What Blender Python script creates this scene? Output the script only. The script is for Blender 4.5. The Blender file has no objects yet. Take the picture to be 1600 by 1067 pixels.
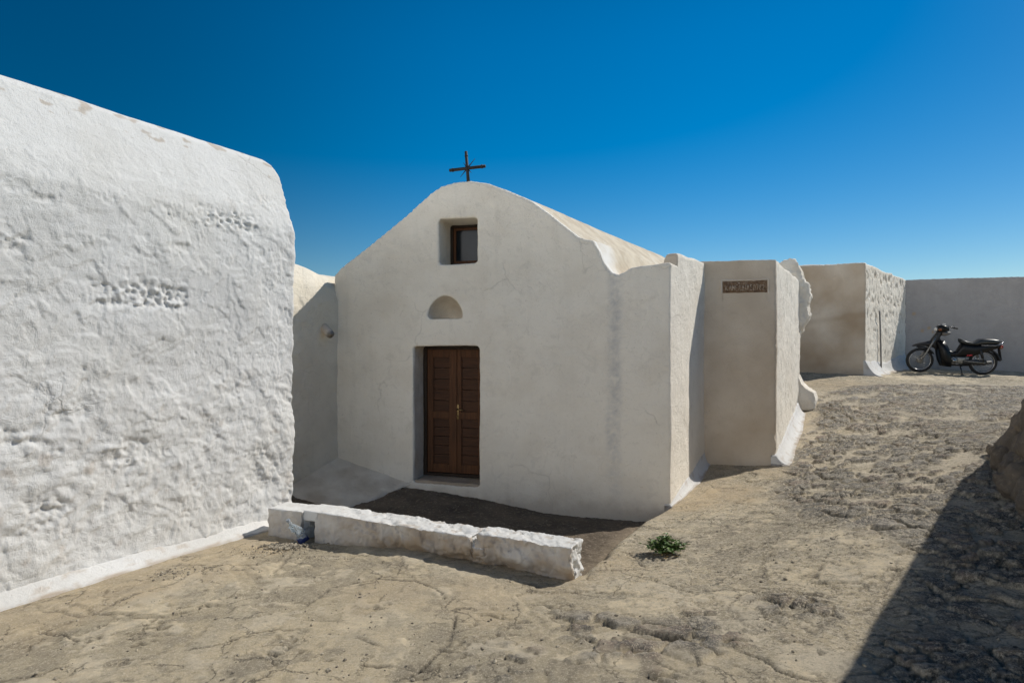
import bpy, bmesh, math, random
import numpy as np
from mathutils import Vector, Matrix

random.seed(7); RNG = np.random.default_rng(11)
SC = bpy.context.scene
COL = SC.collection
F, HOR, CX, CAMZ = 950.0, 542.0, 800.0, 1.6      # focal length in photo pixels, horizon row, camera height

# ------------------------------------------------------------------ noise (numpy)
def _h(ix, iy, iz, seed):
    h = (ix.astype(np.int64) * 374761393 + iy.astype(np.int64) * 668265263 + iz.astype(np.int64) * 2147483647 + seed * 974711) & 0xFFFFFFFF
    h = ((h ^ (h >> 13)) * 1274126177) & 0xFFFFFFFF
    h = ((h ^ (h >> 16)) * 2246822519) & 0xFFFFFFFF
    return (h ^ (h >> 15)) & 0xFFFFFFFF

def hrand(ix, iy, iz, seed): return _h(ix, iy, iz, seed) / 4294967295.0

def vnoise(P, freq, seed=0):
    Q = P * freq
    I = np.floor(Q).astype(np.int64); f = Q - I
    u = f * f * f * (f * (f * 6 - 15) + 10)
    out = 0
    for dx in (0, 1):
        for dy in (0, 1):
            for dz in (0, 1):
                ix, iy, iz = I[:, 0] + dx, I[:, 1] + dy, I[:, 2] + dz
                h = _h(ix, iy, iz, seed)
                gx = ((h & 1023) / 511.5 - 1); gy = (((h >> 10) & 1023) / 511.5 - 1); gz = (((h >> 20) & 1023) / 511.5 - 1)
                d = gx * (f[:, 0] - dx) + gy * (f[:, 1] - dy) + gz * (f[:, 2] - dz)
                w = (u[:, 0] if dx else 1 - u[:, 0]) * (u[:, 1] if dy else 1 - u[:, 1]) * (u[:, 2] if dz else 1 - u[:, 2])
                out = out + w * d
    return out * 1.3

def fbm(P, freq, oct=4, seed=0, gain=.5):
    s = 0; a = 1; t = 0
    for o in range(oct):
        s = s + a * vnoise(P, freq * 2 ** o, seed + o * 17); t += a; a *= gain
    return s / t * 1.4

def worley(P2, freq, seed=0):
    Q = P2 * freq; I = np.floor(Q).astype(np.int64)
    f1 = np.full(len(Q), 9.); f2 = np.full(len(Q), 9.); cid = np.zeros(len(Q))
    z = np.zeros(len(Q), np.int64)
    for dx in (-1, 0, 1):
        for dy in (-1, 0, 1):
            ix, iy = I[:, 0] + dx, I[:, 1] + dy
            px = ix + .1 + .8 * hrand(ix, iy, z, seed); py = iy + .1 + .8 * hrand(ix, iy, z, seed + 5)
            d = np.hypot(px - Q[:, 0], py - Q[:, 1]); c = hrand(ix, iy, z, seed + 9)
            closer = d < f1
            f2 = np.where(closer, f1, np.minimum(f2, d)); cid = np.where(closer, c, cid); f1 = np.where(closer, d, f1)
    return f1, f2, cid

def sstep(a, b, x):
    t = np.clip((x - a) / (b - a), 0, 1); return t * t * (3 - 2 * t)

def sd_poly(X, Y, poly):                      # signed distance, negative inside
    d = np.full(X.shape, 1e9); inside = np.zeros(X.shape, bool); n = len(poly)
    for i in range(n):
        ax, ay = poly[i]; bx, by = poly[(i + 1) % n]
        ex, ey = bx - ax, by - ay
        t = np.clip(((X - ax) * ex + (Y - ay) * ey) / (ex * ex + ey * ey + 1e-12), 0, 1)
        d = np.minimum(d, np.hypot(X - ax - t * ex, Y - ay - t * ey))
        c = ((ay > Y) != (by > Y)) & (X < (bx - ax) * (Y - ay) / (by - ay + 1e-12) + ax)
        inside ^= c
    return np.where(inside, -d, d)

def d_line(X, Y, pts):
    d = np.full(X.shape, 1e9)
    for (ax, ay), (bx, by) in zip(pts[:-1], pts[1:]):
        ex, ey = bx - ax, by - ay
        t = np.clip(((X - ax) * ex + (Y - ay) * ey) / (ex * ex + ey * ey + 1e-12), 0, 1)
        d = np.minimum(d, np.hypot(X - ax - t * ex, Y - ay - t * ey))
    return d

# ------------------------------------------------------------------ measured geometry
def rayx(px, Y): return (px - CX) / F * Y
def pe(px, py, e):                            # photo pixel on a point e metres under (negative) the camera
    Y = F * (-e) / (py - HOR); return (rayx(px, Y), Y)

def tps(pts):
    P = np.array([(p[0], p[1]) for p in pts], float); v = np.array([p[2] for p in pts], float); n = len(P)
    def k(r): return r * r * np.log(r + 1e-9)
    R = np.hypot(P[:, None, 0] - P[None, :, 0], P[:, None, 1] - P[None, :, 1])
    A = np.zeros((n + 3, n + 3)); A[:n, :n] = k(R) + np.eye(n) * .003
    A[:n, n] = 1; A[:n, n + 1:] = P; A[n, :n] = 1; A[n + 1:, :n] = P.T
    w = np.linalg.solve(A, np.concatenate([v, [0, 0, 0]]))
    def f(X, Y):
        out = w[n] + w[n + 1] * X + w[n + 2] * Y
        for i in range(n): out = out + w[i] * k(np.hypot(X - P[i, 0], Y - P[i, 1]))
        return out
    return f

G = []
def g(px, py, e): G.append((*pe(px, py, e), e))
g(0, 957, -1.60); g(430, 835, -1.63); g(900, 915, -1.62); g(650, 868, -1.60); g(800, 1067, -1.55)
g(1040, 865, -1.65); g(1050, 795, -1.74); g(1117, 725, -1.53); g(1213, 735, -1.53); g(1250, 640, -1.05)
g(1262, 632, -.985); g(1352, 587, -.60); g(1253, 583, -.56); g(1487, 590, -.65); g(1545, 715, -1.2)
g(1600, 830, -1.4); g(1600, 1067, -1.5); g(1320, 1060, -1.52); g(1320, 815, -1.45); g(400, 1067, -1.55)
G += [(9.85, 15, -.52), (12.6, 14.4, -.6), (0, 0, -1.55), (-5, 0, -1.6), (4, 0, -1.5), (0, -6, -1.5), (-3, 9, -1.5), (0, 12, -1.3), (4, 13, -.8), (16, 12, -.8), (9, 6, -1.1)]
for a in range(8):
    G.append((4 + 34 * math.cos(a * math.pi / 4), 6 + 34 * math.sin(a * math.pi / 4), -1.25))
_gb = tps(G)
def gbase(X, Y):
    r = np.hypot(X - 4, Y - 6); t = sstep(18, 36, r)
    return _gb(np.asarray(X, float), np.asarray(Y, float)) * (1 - t) - 1.25 * t

COURT = [(-2.6, 7.4), (-2.3, 8.2), (1.9, 7.3), (1.66, 6.62), (1.16, 5.92), (.72, 4.95), (.47, 4.42), (-2.1, 5.5), (-2.5, 5.9)]
_gc = tps([(*pe(617, 762, -1.725), -1.725), (*pe(700, 775, -1.77), -1.77), (*pe(870, 808, -1.926), -1.926), (*pe(1000, 815, -1.925), -1.925),
           (*pe(545, 797, -1.80), -1.80), (*pe(455, 780, -1.72), -1.72), (0, 5, -1.95), (.9, 5.5, -1.9), (-2, 5.7, -1.8)])
def court_t(X, Y): return 1 - sstep(-.13, .10, sd_poly(X, Y, COURT))
def ground_e(X, Y):
    X = np.asarray(X, float); Y = np.asarray(Y, float)
    t = court_t(X, Y)
    return gbase(X, Y) * (1 - t) + np.clip(_gc(X, Y), -2.1, -1.6) * t
def gz(x, y): return float(ground_e(np.array([x]), np.array([y]))[0]) + CAMZ
def on_ground(px, py):
    lo, hi = 1.5, 30.0
    if py - HOR <= 0: return (rayx(px, 20), 20)
    Y = 1.5
    prev = None
    for Y in np.arange(1.5, 22, .02):
        e = -(py - HOR) / F * Y
        ge = float(gbase(np.array([rayx(px, Y)]), np.array([Y]))[0])
        if e <= ge: return (rayx(px, Y), Y)
    return (rayx(px, 22), 22)

SUN_AZ, SUN_EL = math.radians(20.0), math.radians(44.0)      # azimuth from +X towards +Y
SUN = Vector((math.cos(SUN_AZ) * math.cos(SUN_EL), math.sin(SUN_AZ) * math.cos(SUN_EL), math.sin(SUN_EL)))

# ------------------------------------------------------------------ scene helpers
def prop(o, label=None, cat=None, group=None, kind=None):
    for k, v in (('label', label), ('category', cat), ('group', group), ('kind', kind)):
        if v: o[k] = v
    return o

def thing(name, loc, label, cat, rz=0, group=None):
    o = bpy.data.objects.new(name, None); COL.objects.link(o)
    o.empty_display_size = .2
    o.location = loc; o.rotation_euler = (0, 0, rz)
    return prop(o, label, cat, group)

def link(name, me, mat, parent=None, local=False):
    o = bpy.data.objects.new(name, me); COL.objects.link(o)
    if mat is not None:
        me.materials.clear()
        for m in (mat if isinstance(mat, (list, tuple)) else [mat]): me.materials.append(m)
    if parent is not None:
        o.parent = parent
        if not local:
            p = parent; off = Vector((0, 0, 0))
            while p is not None: off += p.location; p = p.parent
            o.location = -off
    return o

def np_mesh(name, V, Fq, smooth=True, attrs=None):
    me = bpy.data.meshes.new(name)
    V = np.asarray(V, np.float32); Fq = np.asarray(Fq, np.int32); k = Fq.shape[1]
    me.vertices.add(len(V)); me.vertices.foreach_set('co', V.ravel())
    me.loops.add(Fq.size); me.loops.foreach_set('vertex_index', Fq.ravel())
    me.polygons.add(len(Fq)); me.polygons.foreach_set('loop_start', np.arange(0, Fq.size, k, dtype=np.int32))
    me.update(calc_edges=True)
    me.polygons.foreach_set('use_smooth', np.full(len(Fq), smooth))
    for n, a in (attrs or {}).items():
        at = me.attributes.new(n, 'FLOAT', 'POINT'); at.data.foreach_set('value', np.asarray(a, np.float32))
    me.validate(); me.update()
    return me

def bm_mesh(name, bm, smooth=False):
    bmesh.ops.recalc_face_normals(bm, faces=bm.faces)
    me = bpy.data.meshes.new(name); bm.to_mesh(me); bm.free()
    if smooth: me.polygons.foreach_set('use_smooth', np.ones(len(me.polygons), bool))
    return me

def prism(poly, z0, z1, top_poly=None):        # vertical prism from plan polygon; z may be numbers or per-corner lists
    bm = bmesh.new(); n = len(poly); tp = top_poly or poly
    zz0 = z0 if isinstance(z0, (list, tuple)) else [z0] * n; zz1 = z1 if isinstance(z1, (list, tuple)) else [z1] * n
    b = [bm.verts.new((poly[i][0], poly[i][1], zz0[i])) for i in range(n)]
    t = [bm.verts.new((tp[i][0], tp[i][1], zz1[i])) for i in range(n)]
    for i in range(n): bm.faces.new((b[i], b[(i + 1) % n], t[(i + 1) % n], t[i]))
    bm.faces.new(b[::-1]); bm.faces.new(t)
    bmesh.ops.recalc_face_normals(bm, faces=bm.faces)
    return bm

def extrude_poly(pts3, vec):                   # closed solid: planar polygon swept along vec
    bm = bmesh.new(); n = len(pts3); vec = Vector(vec)
    a = [bm.verts.new(p) for p in pts3]; b = [bm.verts.new(Vector(p) + vec) for p in pts3]
    for i in range(n): bm.faces.new((a[i], a[(i + 1) % n], b[(i + 1) % n], b[i]))
    bm.faces.new(a[::-1]); bm.faces.new(b)
    bmesh.ops.recalc_face_normals(bm, faces=bm.faces)
    return bm

def remeshed(bm, voxel, cutters=(), smooth=2, unions=()):
    """coarse solid -> cut -> voxel surface; returns verts, quads, normals (numpy)."""
    me = bpy.data.meshes.new('tmp'); bm.to_mesh(me); bm.free()
    o = bpy.data.objects.new('tmp', me); COL.objects.link(o); tmp = [o]
    for op, lst in (('UNION', unions), ('DIFFERENCE', cutters)):
        for c in lst:
            bmesh.ops.recalc_face_normals(c, faces=c.faces)
            cm = bpy.data.meshes.new('tmpc'); c.to_mesh(cm); c.free()
            co = bpy.data.objects.new('tmpc', cm); COL.objects.link(co); tmp.append(co)
            m = o.modifiers.new('b', 'BOOLEAN'); m.operation = op; m.object = co; m.solver = 'EXACT'
    m = o.modifiers.new('r', 'REMESH'); m.mode = 'VOXEL'; m.voxel_size = voxel; m.adaptivity = 0
    if smooth:
        m = o.modifiers.new('s', 'SMOOTH'); m.iterations = smooth; m.factor = .5
    dg = bpy.context.evaluated_depsgraph_get(); dg.update()
    ev = o.evaluated_get(dg); em = ev.to_mesh()
    V = np.empty(len(em.vertices) * 3, np.float32); em.vertices.foreach_get('co', V); V = V.reshape(-1, 3).astype(np.float64)
    N = np.empty(len(em.vertices) * 3, np.float32); em.vertices.foreach_get('normal', N); N = N.reshape(-1, 3).astype(np.float64)
    lt = np.empty(len(em.polygons), np.int32); em.polygons.foreach_get('loop_total', lt)
    L = np.empty(len(em.loops), np.int32); em.loops.foreach_get('vertex_index', L)
    ls = np.empty(len(em.polygons), np.int32); em.polygons.foreach_get('loop_start', ls)
    Q = L[ls[:, None] + np.minimum(np.arange(4), (lt - 1)[:, None])][lt == 4]
    ev.to_mesh_clear()
    for t in tmp:
        d = t.data; bpy.data.objects.remove(t); bpy.data.meshes.remove(d)
    return V, Q, N

def plaster_disp(V, amp=1.0, seed=0):
    return amp * (.016 * fbm(V, .8, 2, seed) + .009 * fbm(V, 2.6, 3, seed + 3) + .0035 * fbm(V, 11, 3, seed + 8))

# bmesh primitives for the small things
def add_box(bm, c, s, rot=None, bevel=0):
    r = bmesh.ops.create_cube(bm, size=1.0); vs = r['verts']
    M = Matrix.Translation(c) @ (rot if rot else Matrix.Identity(4)) @ Matrix.Diagonal((*s, 1))
    bmesh.ops.transform(bm, matrix=M, verts=vs)
    if bevel:
        es = list({e for v in vs for e in v.link_edges})
        bmesh.ops.bevel(bm, geom=es, offset=bevel, segments=2, affect='EDGES', profile=.6)

def add_tube(bm, pts, r, seg=10, cap=True):
    pts = [Vector(p) for p in pts]; rr = r if isinstance(r, (list, tuple)) else [r] * len(pts)
    rings = []; up = None
    for i, p in enumerate(pts):
        d = (pts[min(i + 1, len(pts) - 1)] - pts[max(i - 1, 0)]).normalized()
        if up is None: up = Vector((0, 0, 1)) if abs(d.z) < .9 else Vector((1, 0, 0))
        a = d.cross(up).normalized(); b = a.cross(d).normalized(); up = b
        rings.append([bm.verts.new(p + (a * math.cos(t) + b * math.sin(t)) * rr[i]) for t in [2 * math.pi * k / seg for k in range(seg)]])
    for A, B in zip(rings[:-1], rings[1:]):
        for k in range(seg): bm.faces.new((A[k], A[(k + 1) % seg], B[(k + 1) % seg], B[k]))
    if cap: bm.faces.new(rings[0][::-1]); bm.faces.new(rings[-1])

def add_torus(bm, c, R, r, axis='Y', seg=40, rs=10, sx=1.0):
    vs = []
    for i in range(seg):
        a = 2 * math.pi * i / seg; row = []
        for j in range(rs):
            b = 2 * math.pi * j / rs
            q = R + r * math.cos(b); h = r * math.sin(b) * sx
            row.append(bm.verts.new(Vector(c) + Vector((q * math.cos(a), h, q * math.sin(a)))))
        vs.append(row)
    for i in range(seg):
        for j in range(rs):
            bm.faces.new((vs[i][j], vs[(i + 1) % seg][j], vs[(i + 1) % seg][(j + 1) % rs], vs[i][(j + 1) % rs]))

def add_loft(bm, sections):                    # list of rings (equal counts), capped
    rings = [[bm.verts.new(p) for p in s] for s in sections]; n = len(rings[0])
    for A, B in zip(rings[:-1], rings[1:]):
        for k in range(n): bm.faces.new((A[k], A[(k + 1) % n], B[(k + 1) % n], B[k]))
    bm.faces.new(rings[0][::-1]); bm.faces.new(rings[-1])

# ------------------------------------------------------------------ materials
class NT:
    def __init__(s, name):
        s.m = bpy.data.materials.new(name); s.m.use_nodes = True; s.t = s.m.node_tree; s.n = s.t.nodes; s.l = s.t.links
        s.b = s.n['Principled BSDF']; s.geo = s.n.new('ShaderNodeNewGeometry'); s.pos = s.geo.outputs['Position']
    def noise(s, scale, detail=4, rough=.55, vec=None, dist=0):
        n = s.n.new('ShaderNodeTexNoise'); n.inputs['Scale'].default_value = scale; n.inputs['Detail'].default_value = detail
        n.inputs['Roughness'].default_value = rough; n.inputs['Distortion'].default_value = dist
        s.l.new(vec or s.pos, n.inputs['Vector']); return n.outputs['Fac']
    def vor(s, scale, feat='F1', vec=None):
        n = s.n.new('ShaderNodeTexVoronoi'); n.feature = feat; n.inputs['Scale'].default_value = scale
        s.l.new(vec or s.pos, n.inputs['Vector']); return n.outputs['Distance']
    def scaled(s, v):
        n = s.n.new('ShaderNodeVectorMath'); n.operation = 'MULTIPLY'; n.inputs[1].default_value = v; s.l.new(s.pos, n.inputs[0]); return n.outputs[0]
    def attr(s, name):
        n = s.n.new('ShaderNodeAttribute'); n.attribute_name = name; return n.outputs['Fac']
    def rng(s, v, a, b, c=0, d=1):
        n = s.n.new('ShaderNodeMapRange'); n.interpolation_type = 'SMOOTHSTEP'
        for k, x in zip(('From Min', 'From Max', 'To Min', 'To Max'), (a, b, c, d)): n.inputs[k].default_value = x
        s.l.new(v, n.inputs['Value']); return n.outputs[0]
    def math(s, op, a, b=None):
        n = s.n.new('ShaderNodeMath'); n.operation = op
        for i, x in enumerate((a, b)):
            if x is None: continue
            if isinstance(x, (int, float)): n.inputs[i].default_value = x
            else: s.l.new(x, n.inputs[i])
        return n.outputs[0]
    def mix(s, f, a, b, mode='MIX'):
        n = s.n.new('ShaderNodeMix'); n.data_type = 'RGBA'; n.blend_type = mode
        for key, x in (('Factor', f), (6, a), (7, b)):
            i = n.inputs[0] if key == 'Factor' else n.inputs[key]
            if isinstance(x, (int, float)): i.default_value = x
            elif isinstance(x, tuple): i.default_value = (*x, 1)
            else: s.l.new(x, i)
        return n.outputs[2]
    def bump(s, h, dist, strength=1.0, prev=None):
        n = s.n.new('ShaderNodeBump'); n.inputs['Distance'].default_value = dist; n.inputs['Strength'].default_value = strength
        s.l.new(h, n.inputs['Height'])
        if prev is not None: s.l.new(prev, n.inputs['Normal'])
        return n.outputs[0]
    def out(s, col=None, rough=.9, normal=None, **kw):
        if col is not None:
            if isinstance(col, tuple): s.b.inputs['Base Color'].default_value = (*col, 1)
            else: s.l.new(col, s.b.inputs['Base Color'])
        if isinstance(rough, (int, float)): s.b.inputs['Roughness'].default_value = rough
        else: s.l.new(rough, s.b.inputs['Roughness'])
        if normal is not None: s.l.new(normal, s.b.inputs['Normal'])
        for k, v in kw.items(): s.b.inputs[k.replace('_', ' ')].default_value = v
        return s.m

def plaster_mat(name, white=(.80, .785, .745), off=(.70, .665, .60), bump=1.0, stain=(.40, .30, .20), hand=1.0):
    k = NT(name)
    c = k.mix(k.rng(k.noise(1.7, 5, .6), .38, .68), white, off)
    streak = k.noise(1.0, 4, .6, k.scaled((7, 7, .55)))
    c = k.mix(k.math('MULTIPLY', k.rng(streak, .52, .75), .30), c, tuple(x * .86 for x in off))
    c = k.mix(k.math('MULTIPLY', k.rng(k.noise(6.5, 6, .72, dist=.6), .54, .64), .28), c, tuple(x * .80 for x in off))
    c = k.mix(k.math('MULTIPLY', k.rng(k.noise(48, 4, .7), .62, .70), .50), c, (.46, .40, .32))
    wob = k.n.new('ShaderNodeVectorMath'); wob.operation = 'MULTIPLY_ADD'
    nz = k.n.new('ShaderNodeTexNoise'); nz.inputs['Scale'].default_value = 5; nz.inputs['Detail'].default_value = 6; k.l.new(k.pos, nz.inputs['Vector'])
    k.l.new(nz.outputs['Color'], wob.inputs[0]); wob.inputs[1].default_value = (.22, .22, .22); k.l.new(k.pos, wob.inputs[2])
    vc = k.vor(1.3, 'DISTANCE_TO_EDGE', wob.outputs[0])
    hair = k.math('MULTIPLY', k.rng(vc, .0, .012, 1, 0), k.rng(k.noise(1.1, 3), .54, .66))
    c = k.mix(k.math('MULTIPLY', hair, .22), c, (.34, .30, .25))
    c = k.mix(k.attr('dirt'), c, stain)
    c = k.mix(k.attr('grey'), c, (.47, .465, .46))
    trowel = k.noise(1.0, 5, .6, k.scaled((6, 6, 11)), 1.2)
    b = k.bump(trowel, .035 * bump * hand, .5)
    b = k.bump(k.rng(k.noise(4.5, 5, .65, dist=.8), .44, .50), .010 * bump * hand, .5, b)
    b = k.bump(k.noise(30, 6, .7), .012 * bump, .6, b)
    b = k.bump(k.noise(110, 5, .7), .006 * bump, .8, b)
    b = k.bump(k.math('SUBTRACT', 0.0, hair), .006, .6, b)
    return k.out(c, .93, b)

M = {}
M['plaster'] = plaster_mat('whitewash_plaster', (.88, .815, .70), (.81, .74, .625), 1.2, hand=.4)
M['rough_plaster'] = plaster_mat('whitewash_over_rubble', (.745, .735, .705), (.695, .68, .64), .9, hand=.22)
M['skirt'] = plaster_mat('fresh_whitewash', (.70, .69, .665), (.63, .615, .58), .8, hand=.3)
M['brown_plaster'] = plaster_mat('brown_stained_plaster', (.72, .64, .54), (.58, .48, .37), 1.2)
M['bright_plaster'] = plaster_mat('bright_whitewash', (.87, .80, .67), (.82, .745, .60), 1.0, hand=.6)
M['tan_plaster'] = plaster_mat('weathered_plaster', (.74, .69, .62), (.60, .50, .40), 1.0)
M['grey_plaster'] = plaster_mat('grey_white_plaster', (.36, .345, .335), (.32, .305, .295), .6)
def roof_mat():
    k = NT('lime_roof_render')
    c = k.mix(k.rng(k.noise(3, 6, .65), .35, .7), (.66, .58, .45), (.50, .42, .31))
    st = k.noise(1.0, 4, .6, k.scaled((9, 2.2, 4)))
    c = k.mix(k.math('MULTIPLY', k.rng(st, .5, .75), .5), c, (.74, .70, .60))
    c = k.mix(k.attr('white'), c, (.80, .78, .73))
    b = k.bump(k.noise(30, 5, .65), .01, .6)
    return k.out(c, .95, b)
M['roof'] = roof_mat()

def ground_mat(name, court=False):
    k = NT(name)
    gm0 = k.attr('gritm')
    pa, pb, pc = k.attr('pa'), k.attr('pb'), k.attr('pc')
    cem = k.mix(k.rng(k.noise(.8, 6, .65, dist=.6), .38, .62), (.375, .320, .222), (.50, .415, .275))
    cem = k.mix(k.math('MULTIPLY', pa, .75), cem, k.mix(k.rng(k.noise(1.6, 6, .7), .40, .60), (.62, .51, .335), (.48, .415, .30)))
    cem = k.mix(k.math('MULTIPLY', k.math('MULTIPLY', k.rng(k.noise(3.7, 7, .75, dist=.7), .54, .59), .60), gm0), cem, (.225, .202, .160))
    cem = k.mix(k.math('MULTIPLY', pc, .70), cem, (.27, .23, .165))
    cem = k.mix(k.math('MULTIPLY', pb, .85), cem, k.mix(k.rng(k.noise(2.1, 5, .7), .42, .58), (.74, .62, .425), (.62, .54, .405)))
    cem = k.mix(k.math('MULTIPLY', k.math('MULTIPLY', k.rng(k.noise(11, 6, .78, dist=.5), .53, .60), .60), gm0), cem, (.60, .515, .38))
    cem = k.mix(k.math('MULTIPLY', k.math('MULTIPLY', k.rng(k.noise(15, 6, .78, dist=.5), .56, .62), .60), gm0), cem, (.19, .168, .13))
    gm = k.attr('gritm')
    grit = k.math('MULTIPLY', gm, k.math('SUBTRACT', 1.0, k.math('MULTIPLY', pb, .65)))
    cem = k.mix(k.attr('sand'), cem, k.mix(k.rng(k.noise(5, 5), .35, .65), (.56, .44, .275), (.42, .335, .225)))
    cem = k.mix(k.attr('mort'), cem, k.mix(k.rng(k.noise(6, 5), .35, .65), (.62, .535, .40), (.48, .41, .30)))
    sid = k.attr('sid')
    st = k.mix(k.rng(sid, .15, .55), (.105, .100, .092), (.25, .230, .195))
    st = k.mix(k.rng(sid, .72, .76), st, (.27, .21, .165))
    st = k.mix(k.rng(sid, .90, .92), st, (.31, .285, .25))
    st = k.mix(k.math('MULTIPLY', k.rng(k.noise(9, 6, .78, dist=.8), .47, .57), .8), st, (.088, .083, .077))
    st = k.mix(k.math('MULTIPLY', k.rng(k.noise(14, 5, .75, dist=.8), .54, .62), .75), st, (.37, .33, .26))
    st = k.mix(k.math('MULTIPLY', k.rng(k.noise(2.3, 4, .7), .60, .68), .5), st, (.33, .22, .12))
    c = k.mix(k.attr('stone'), cem, st)
    wv = k.n.new('ShaderNodeVectorMath'); wv.operation = 'MULTIPLY_ADD'
    nz = k.n.new('ShaderNodeTexNoise'); nz.inputs['Scale'].default_value = 4; nz.inputs['Detail'].default_value = 7; nz.inputs['Roughness'].default_value = .65; k.l.new(k.pos, nz.inputs['Vector'])
    k.l.new(nz.outputs['Color'], wv.inputs[0]); wv.inputs[1].default_value = (.35, .35, .0); k.l.new(k.pos, wv.inputs[2])
    hc = k.math('MULTIPLY', k.rng(k.vor(1.9, 'DISTANCE_TO_EDGE', wv.outputs[0]), .0, .014, 1, 0), k.rng(k.noise(1.3, 4), .47, .56))
    hc2 = k.math('MULTIPLY', k.rng(k.vor(5.5, 'DISTANCE_TO_EDGE', wv.outputs[0]), .0, .022, 1, 0), k.rng(k.noise(1.9, 4), .55, .63))
    hc = k.math('MULTIPLY', k.math('MAXIMUM', hc, hc2), k.math('SUBTRACT', 1.0, k.attr('stone')))
    c = k.mix(k.math('MULTIPLY', hc, .75), c, (.075, .064, .048))
    c = k.mix(k.math('MULTIPLY', k.attr('crack'), .95), c, (.05, .043, .033))
    c = k.mix(k.math('MULTIPLY', k.math('MULTIPLY', k.rng(k.noise(26, 7, .85), .525, .56), .78), grit), c, (.13, .116, .092))
    c = k.mix(k.math('MULTIPLY', k.math('MULTIPLY', k.rng(k.noise(33, 7, .85), .525, .56), .72), grit), c, (.70, .61, .46))
    c = k.mix(k.math('MULTIPLY', k.math('MULTIPLY', k.rng(k.noise(60, 4, .8), .56, .65), k.attr('gritm')), .55), c, (.16, .138, .10))
    c = k.mix(k.math('MULTIPLY', k.rng(k.noise(85, 3, .8), .54, .64), .75), c, (.66, .57, .43))
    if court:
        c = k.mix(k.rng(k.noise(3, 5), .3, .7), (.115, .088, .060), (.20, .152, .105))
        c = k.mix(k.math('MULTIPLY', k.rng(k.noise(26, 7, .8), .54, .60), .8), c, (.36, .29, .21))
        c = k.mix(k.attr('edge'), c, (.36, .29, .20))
    b = k.bump(k.math('SUBTRACT', 0.0, hc), .012, .7)
    b = k.bump(k.noise(8, 8, .75), .03, .16, b)
    b = k.bump(k.noise(20, 6, .75, dist=.4), .03, .26, b)
    b = k.bump(k.noise(45, 6, .85), .026, .65, b)
    b = k.bump(k.noise(160, 4, .75), .008, .6, b)
    return k.out(c, .92, b)
M['ground'] = ground_mat('sandy_cement')
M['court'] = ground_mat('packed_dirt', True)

def stone_wall_mat():
    k = NT('rubble_stone')
    c = k.mix(k.rng(k.noise(2.2, 6, .7), .3, .7), (.24, .20, .155), (.14, .118, .095))
    c = k.mix(k.rng(k.attr('dirt'), .2, .8), c, (.10, .085, .07))
    c = k.mix(k.math('MULTIPLY', k.rng(k.noise(20, 5, .7), .52, .65), .5), c, (.33, .28, .21))
    b = k.bump(k.noise(12, 7, .7), .05, .7); b = k.bump(k.noise(70, 5, .7), .01, .7, b)
    return k.out(c, .95, b)
M['rubble'] = stone_wall_mat()

def wood_mat(name, a, b_, sc=(40, 40, 2.5)):
    k = NT(name)
    n = k.noise(1, 6, .65, k.scaled(sc), .8)
    c = k.mix(k.rng(n, .3, .7), a, b_)
    c = k.mix(k.math('MULTIPLY', k.rng(k.noise(3, 4), .5, .75), .5), c, tuple(x * .55 for x in a))
    return k.out(c, .62, k.bump(n, .006, .7), Specular_IOR_Level=.25)
M['wood'] = wood_mat('dark_stained_wood', (.125, .050, .019), (.060, .025, .010))
M['wood_panel'] = wood_mat('dark_stained_boards', (.085, .035, .015), (.044, .019, .009), (3, 3, 45))
M['wood_dark'] = wood_mat('window_wood', (.045, .028, .018), (.022, .014, .009))
def simple(name, col, rough=.5, metal=0, nz=0, **kw):
    k = NT(name)
    c = col
    if nz: c = k.mix(k.rng(k.noise(nz, 5, .65), .35, .7), col, tuple(x * .55 for x in col))
    return k.out(c, rough, None, Metallic=metal, **kw)
M['iron'] = simple('black_iron', (.018, .015, .014), .7, 0, 40)
M['glass'] = simple('dark_window_glass', (.010, .014, .019), .12, 0, 3, Specular_IOR_Level=.2)
M['brass'] = simple('worn_brass', (.24, .16, .07), .4, .8, 30)
M['lead'] = simple('grey_pipe', (.22, .21, .20), .7, 0, 20)

# ------------------------------------------------------------------ world and sun
w = bpy.data.worlds.new('World'); SC.world = w; w.use_nodes = True
wt = w.node_tree; bg = wt.nodes['Background']
sky = wt.nodes.new('ShaderNodeTexSky'); sky.sky_type = 'NISHITA'; sky.sun_disc = False
sky.sun_elevation = SUN_EL; sky.sun_rotation = math.pi / 2 - SUN_AZ
sky.altitude = 300; sky.air_density = 1.0; sky.dust_density = .3; sky.ozone_density = 2.0
hsv = wt.nodes.new('ShaderNodeHueSaturation'); hsv.inputs['Saturation'].default_value = 1.60; hsv.inputs['Hue'].default_value = .497; hsv.inputs['Value'].default_value = 1.12
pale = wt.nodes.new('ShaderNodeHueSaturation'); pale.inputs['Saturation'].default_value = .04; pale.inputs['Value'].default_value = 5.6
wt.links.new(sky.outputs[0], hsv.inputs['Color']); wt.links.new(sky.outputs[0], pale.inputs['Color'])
tc = wt.nodes.new('ShaderNodeTexCoord'); sep = wt.nodes.new('ShaderNodeSeparateXYZ'); wt.links.new(tc.outputs['Generated'], sep.inputs[0])
def _mr(src, a, b):
    n = wt.nodes.new('ShaderNodeMapRange'); n.interpolation_type = 'SMOOTHSTEP'; n.inputs['From Min'].default_value = a; n.inputs['From Max'].default_value = b
    wt.links.new(src, n.inputs['Value']); return n.outputs[0]
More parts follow.
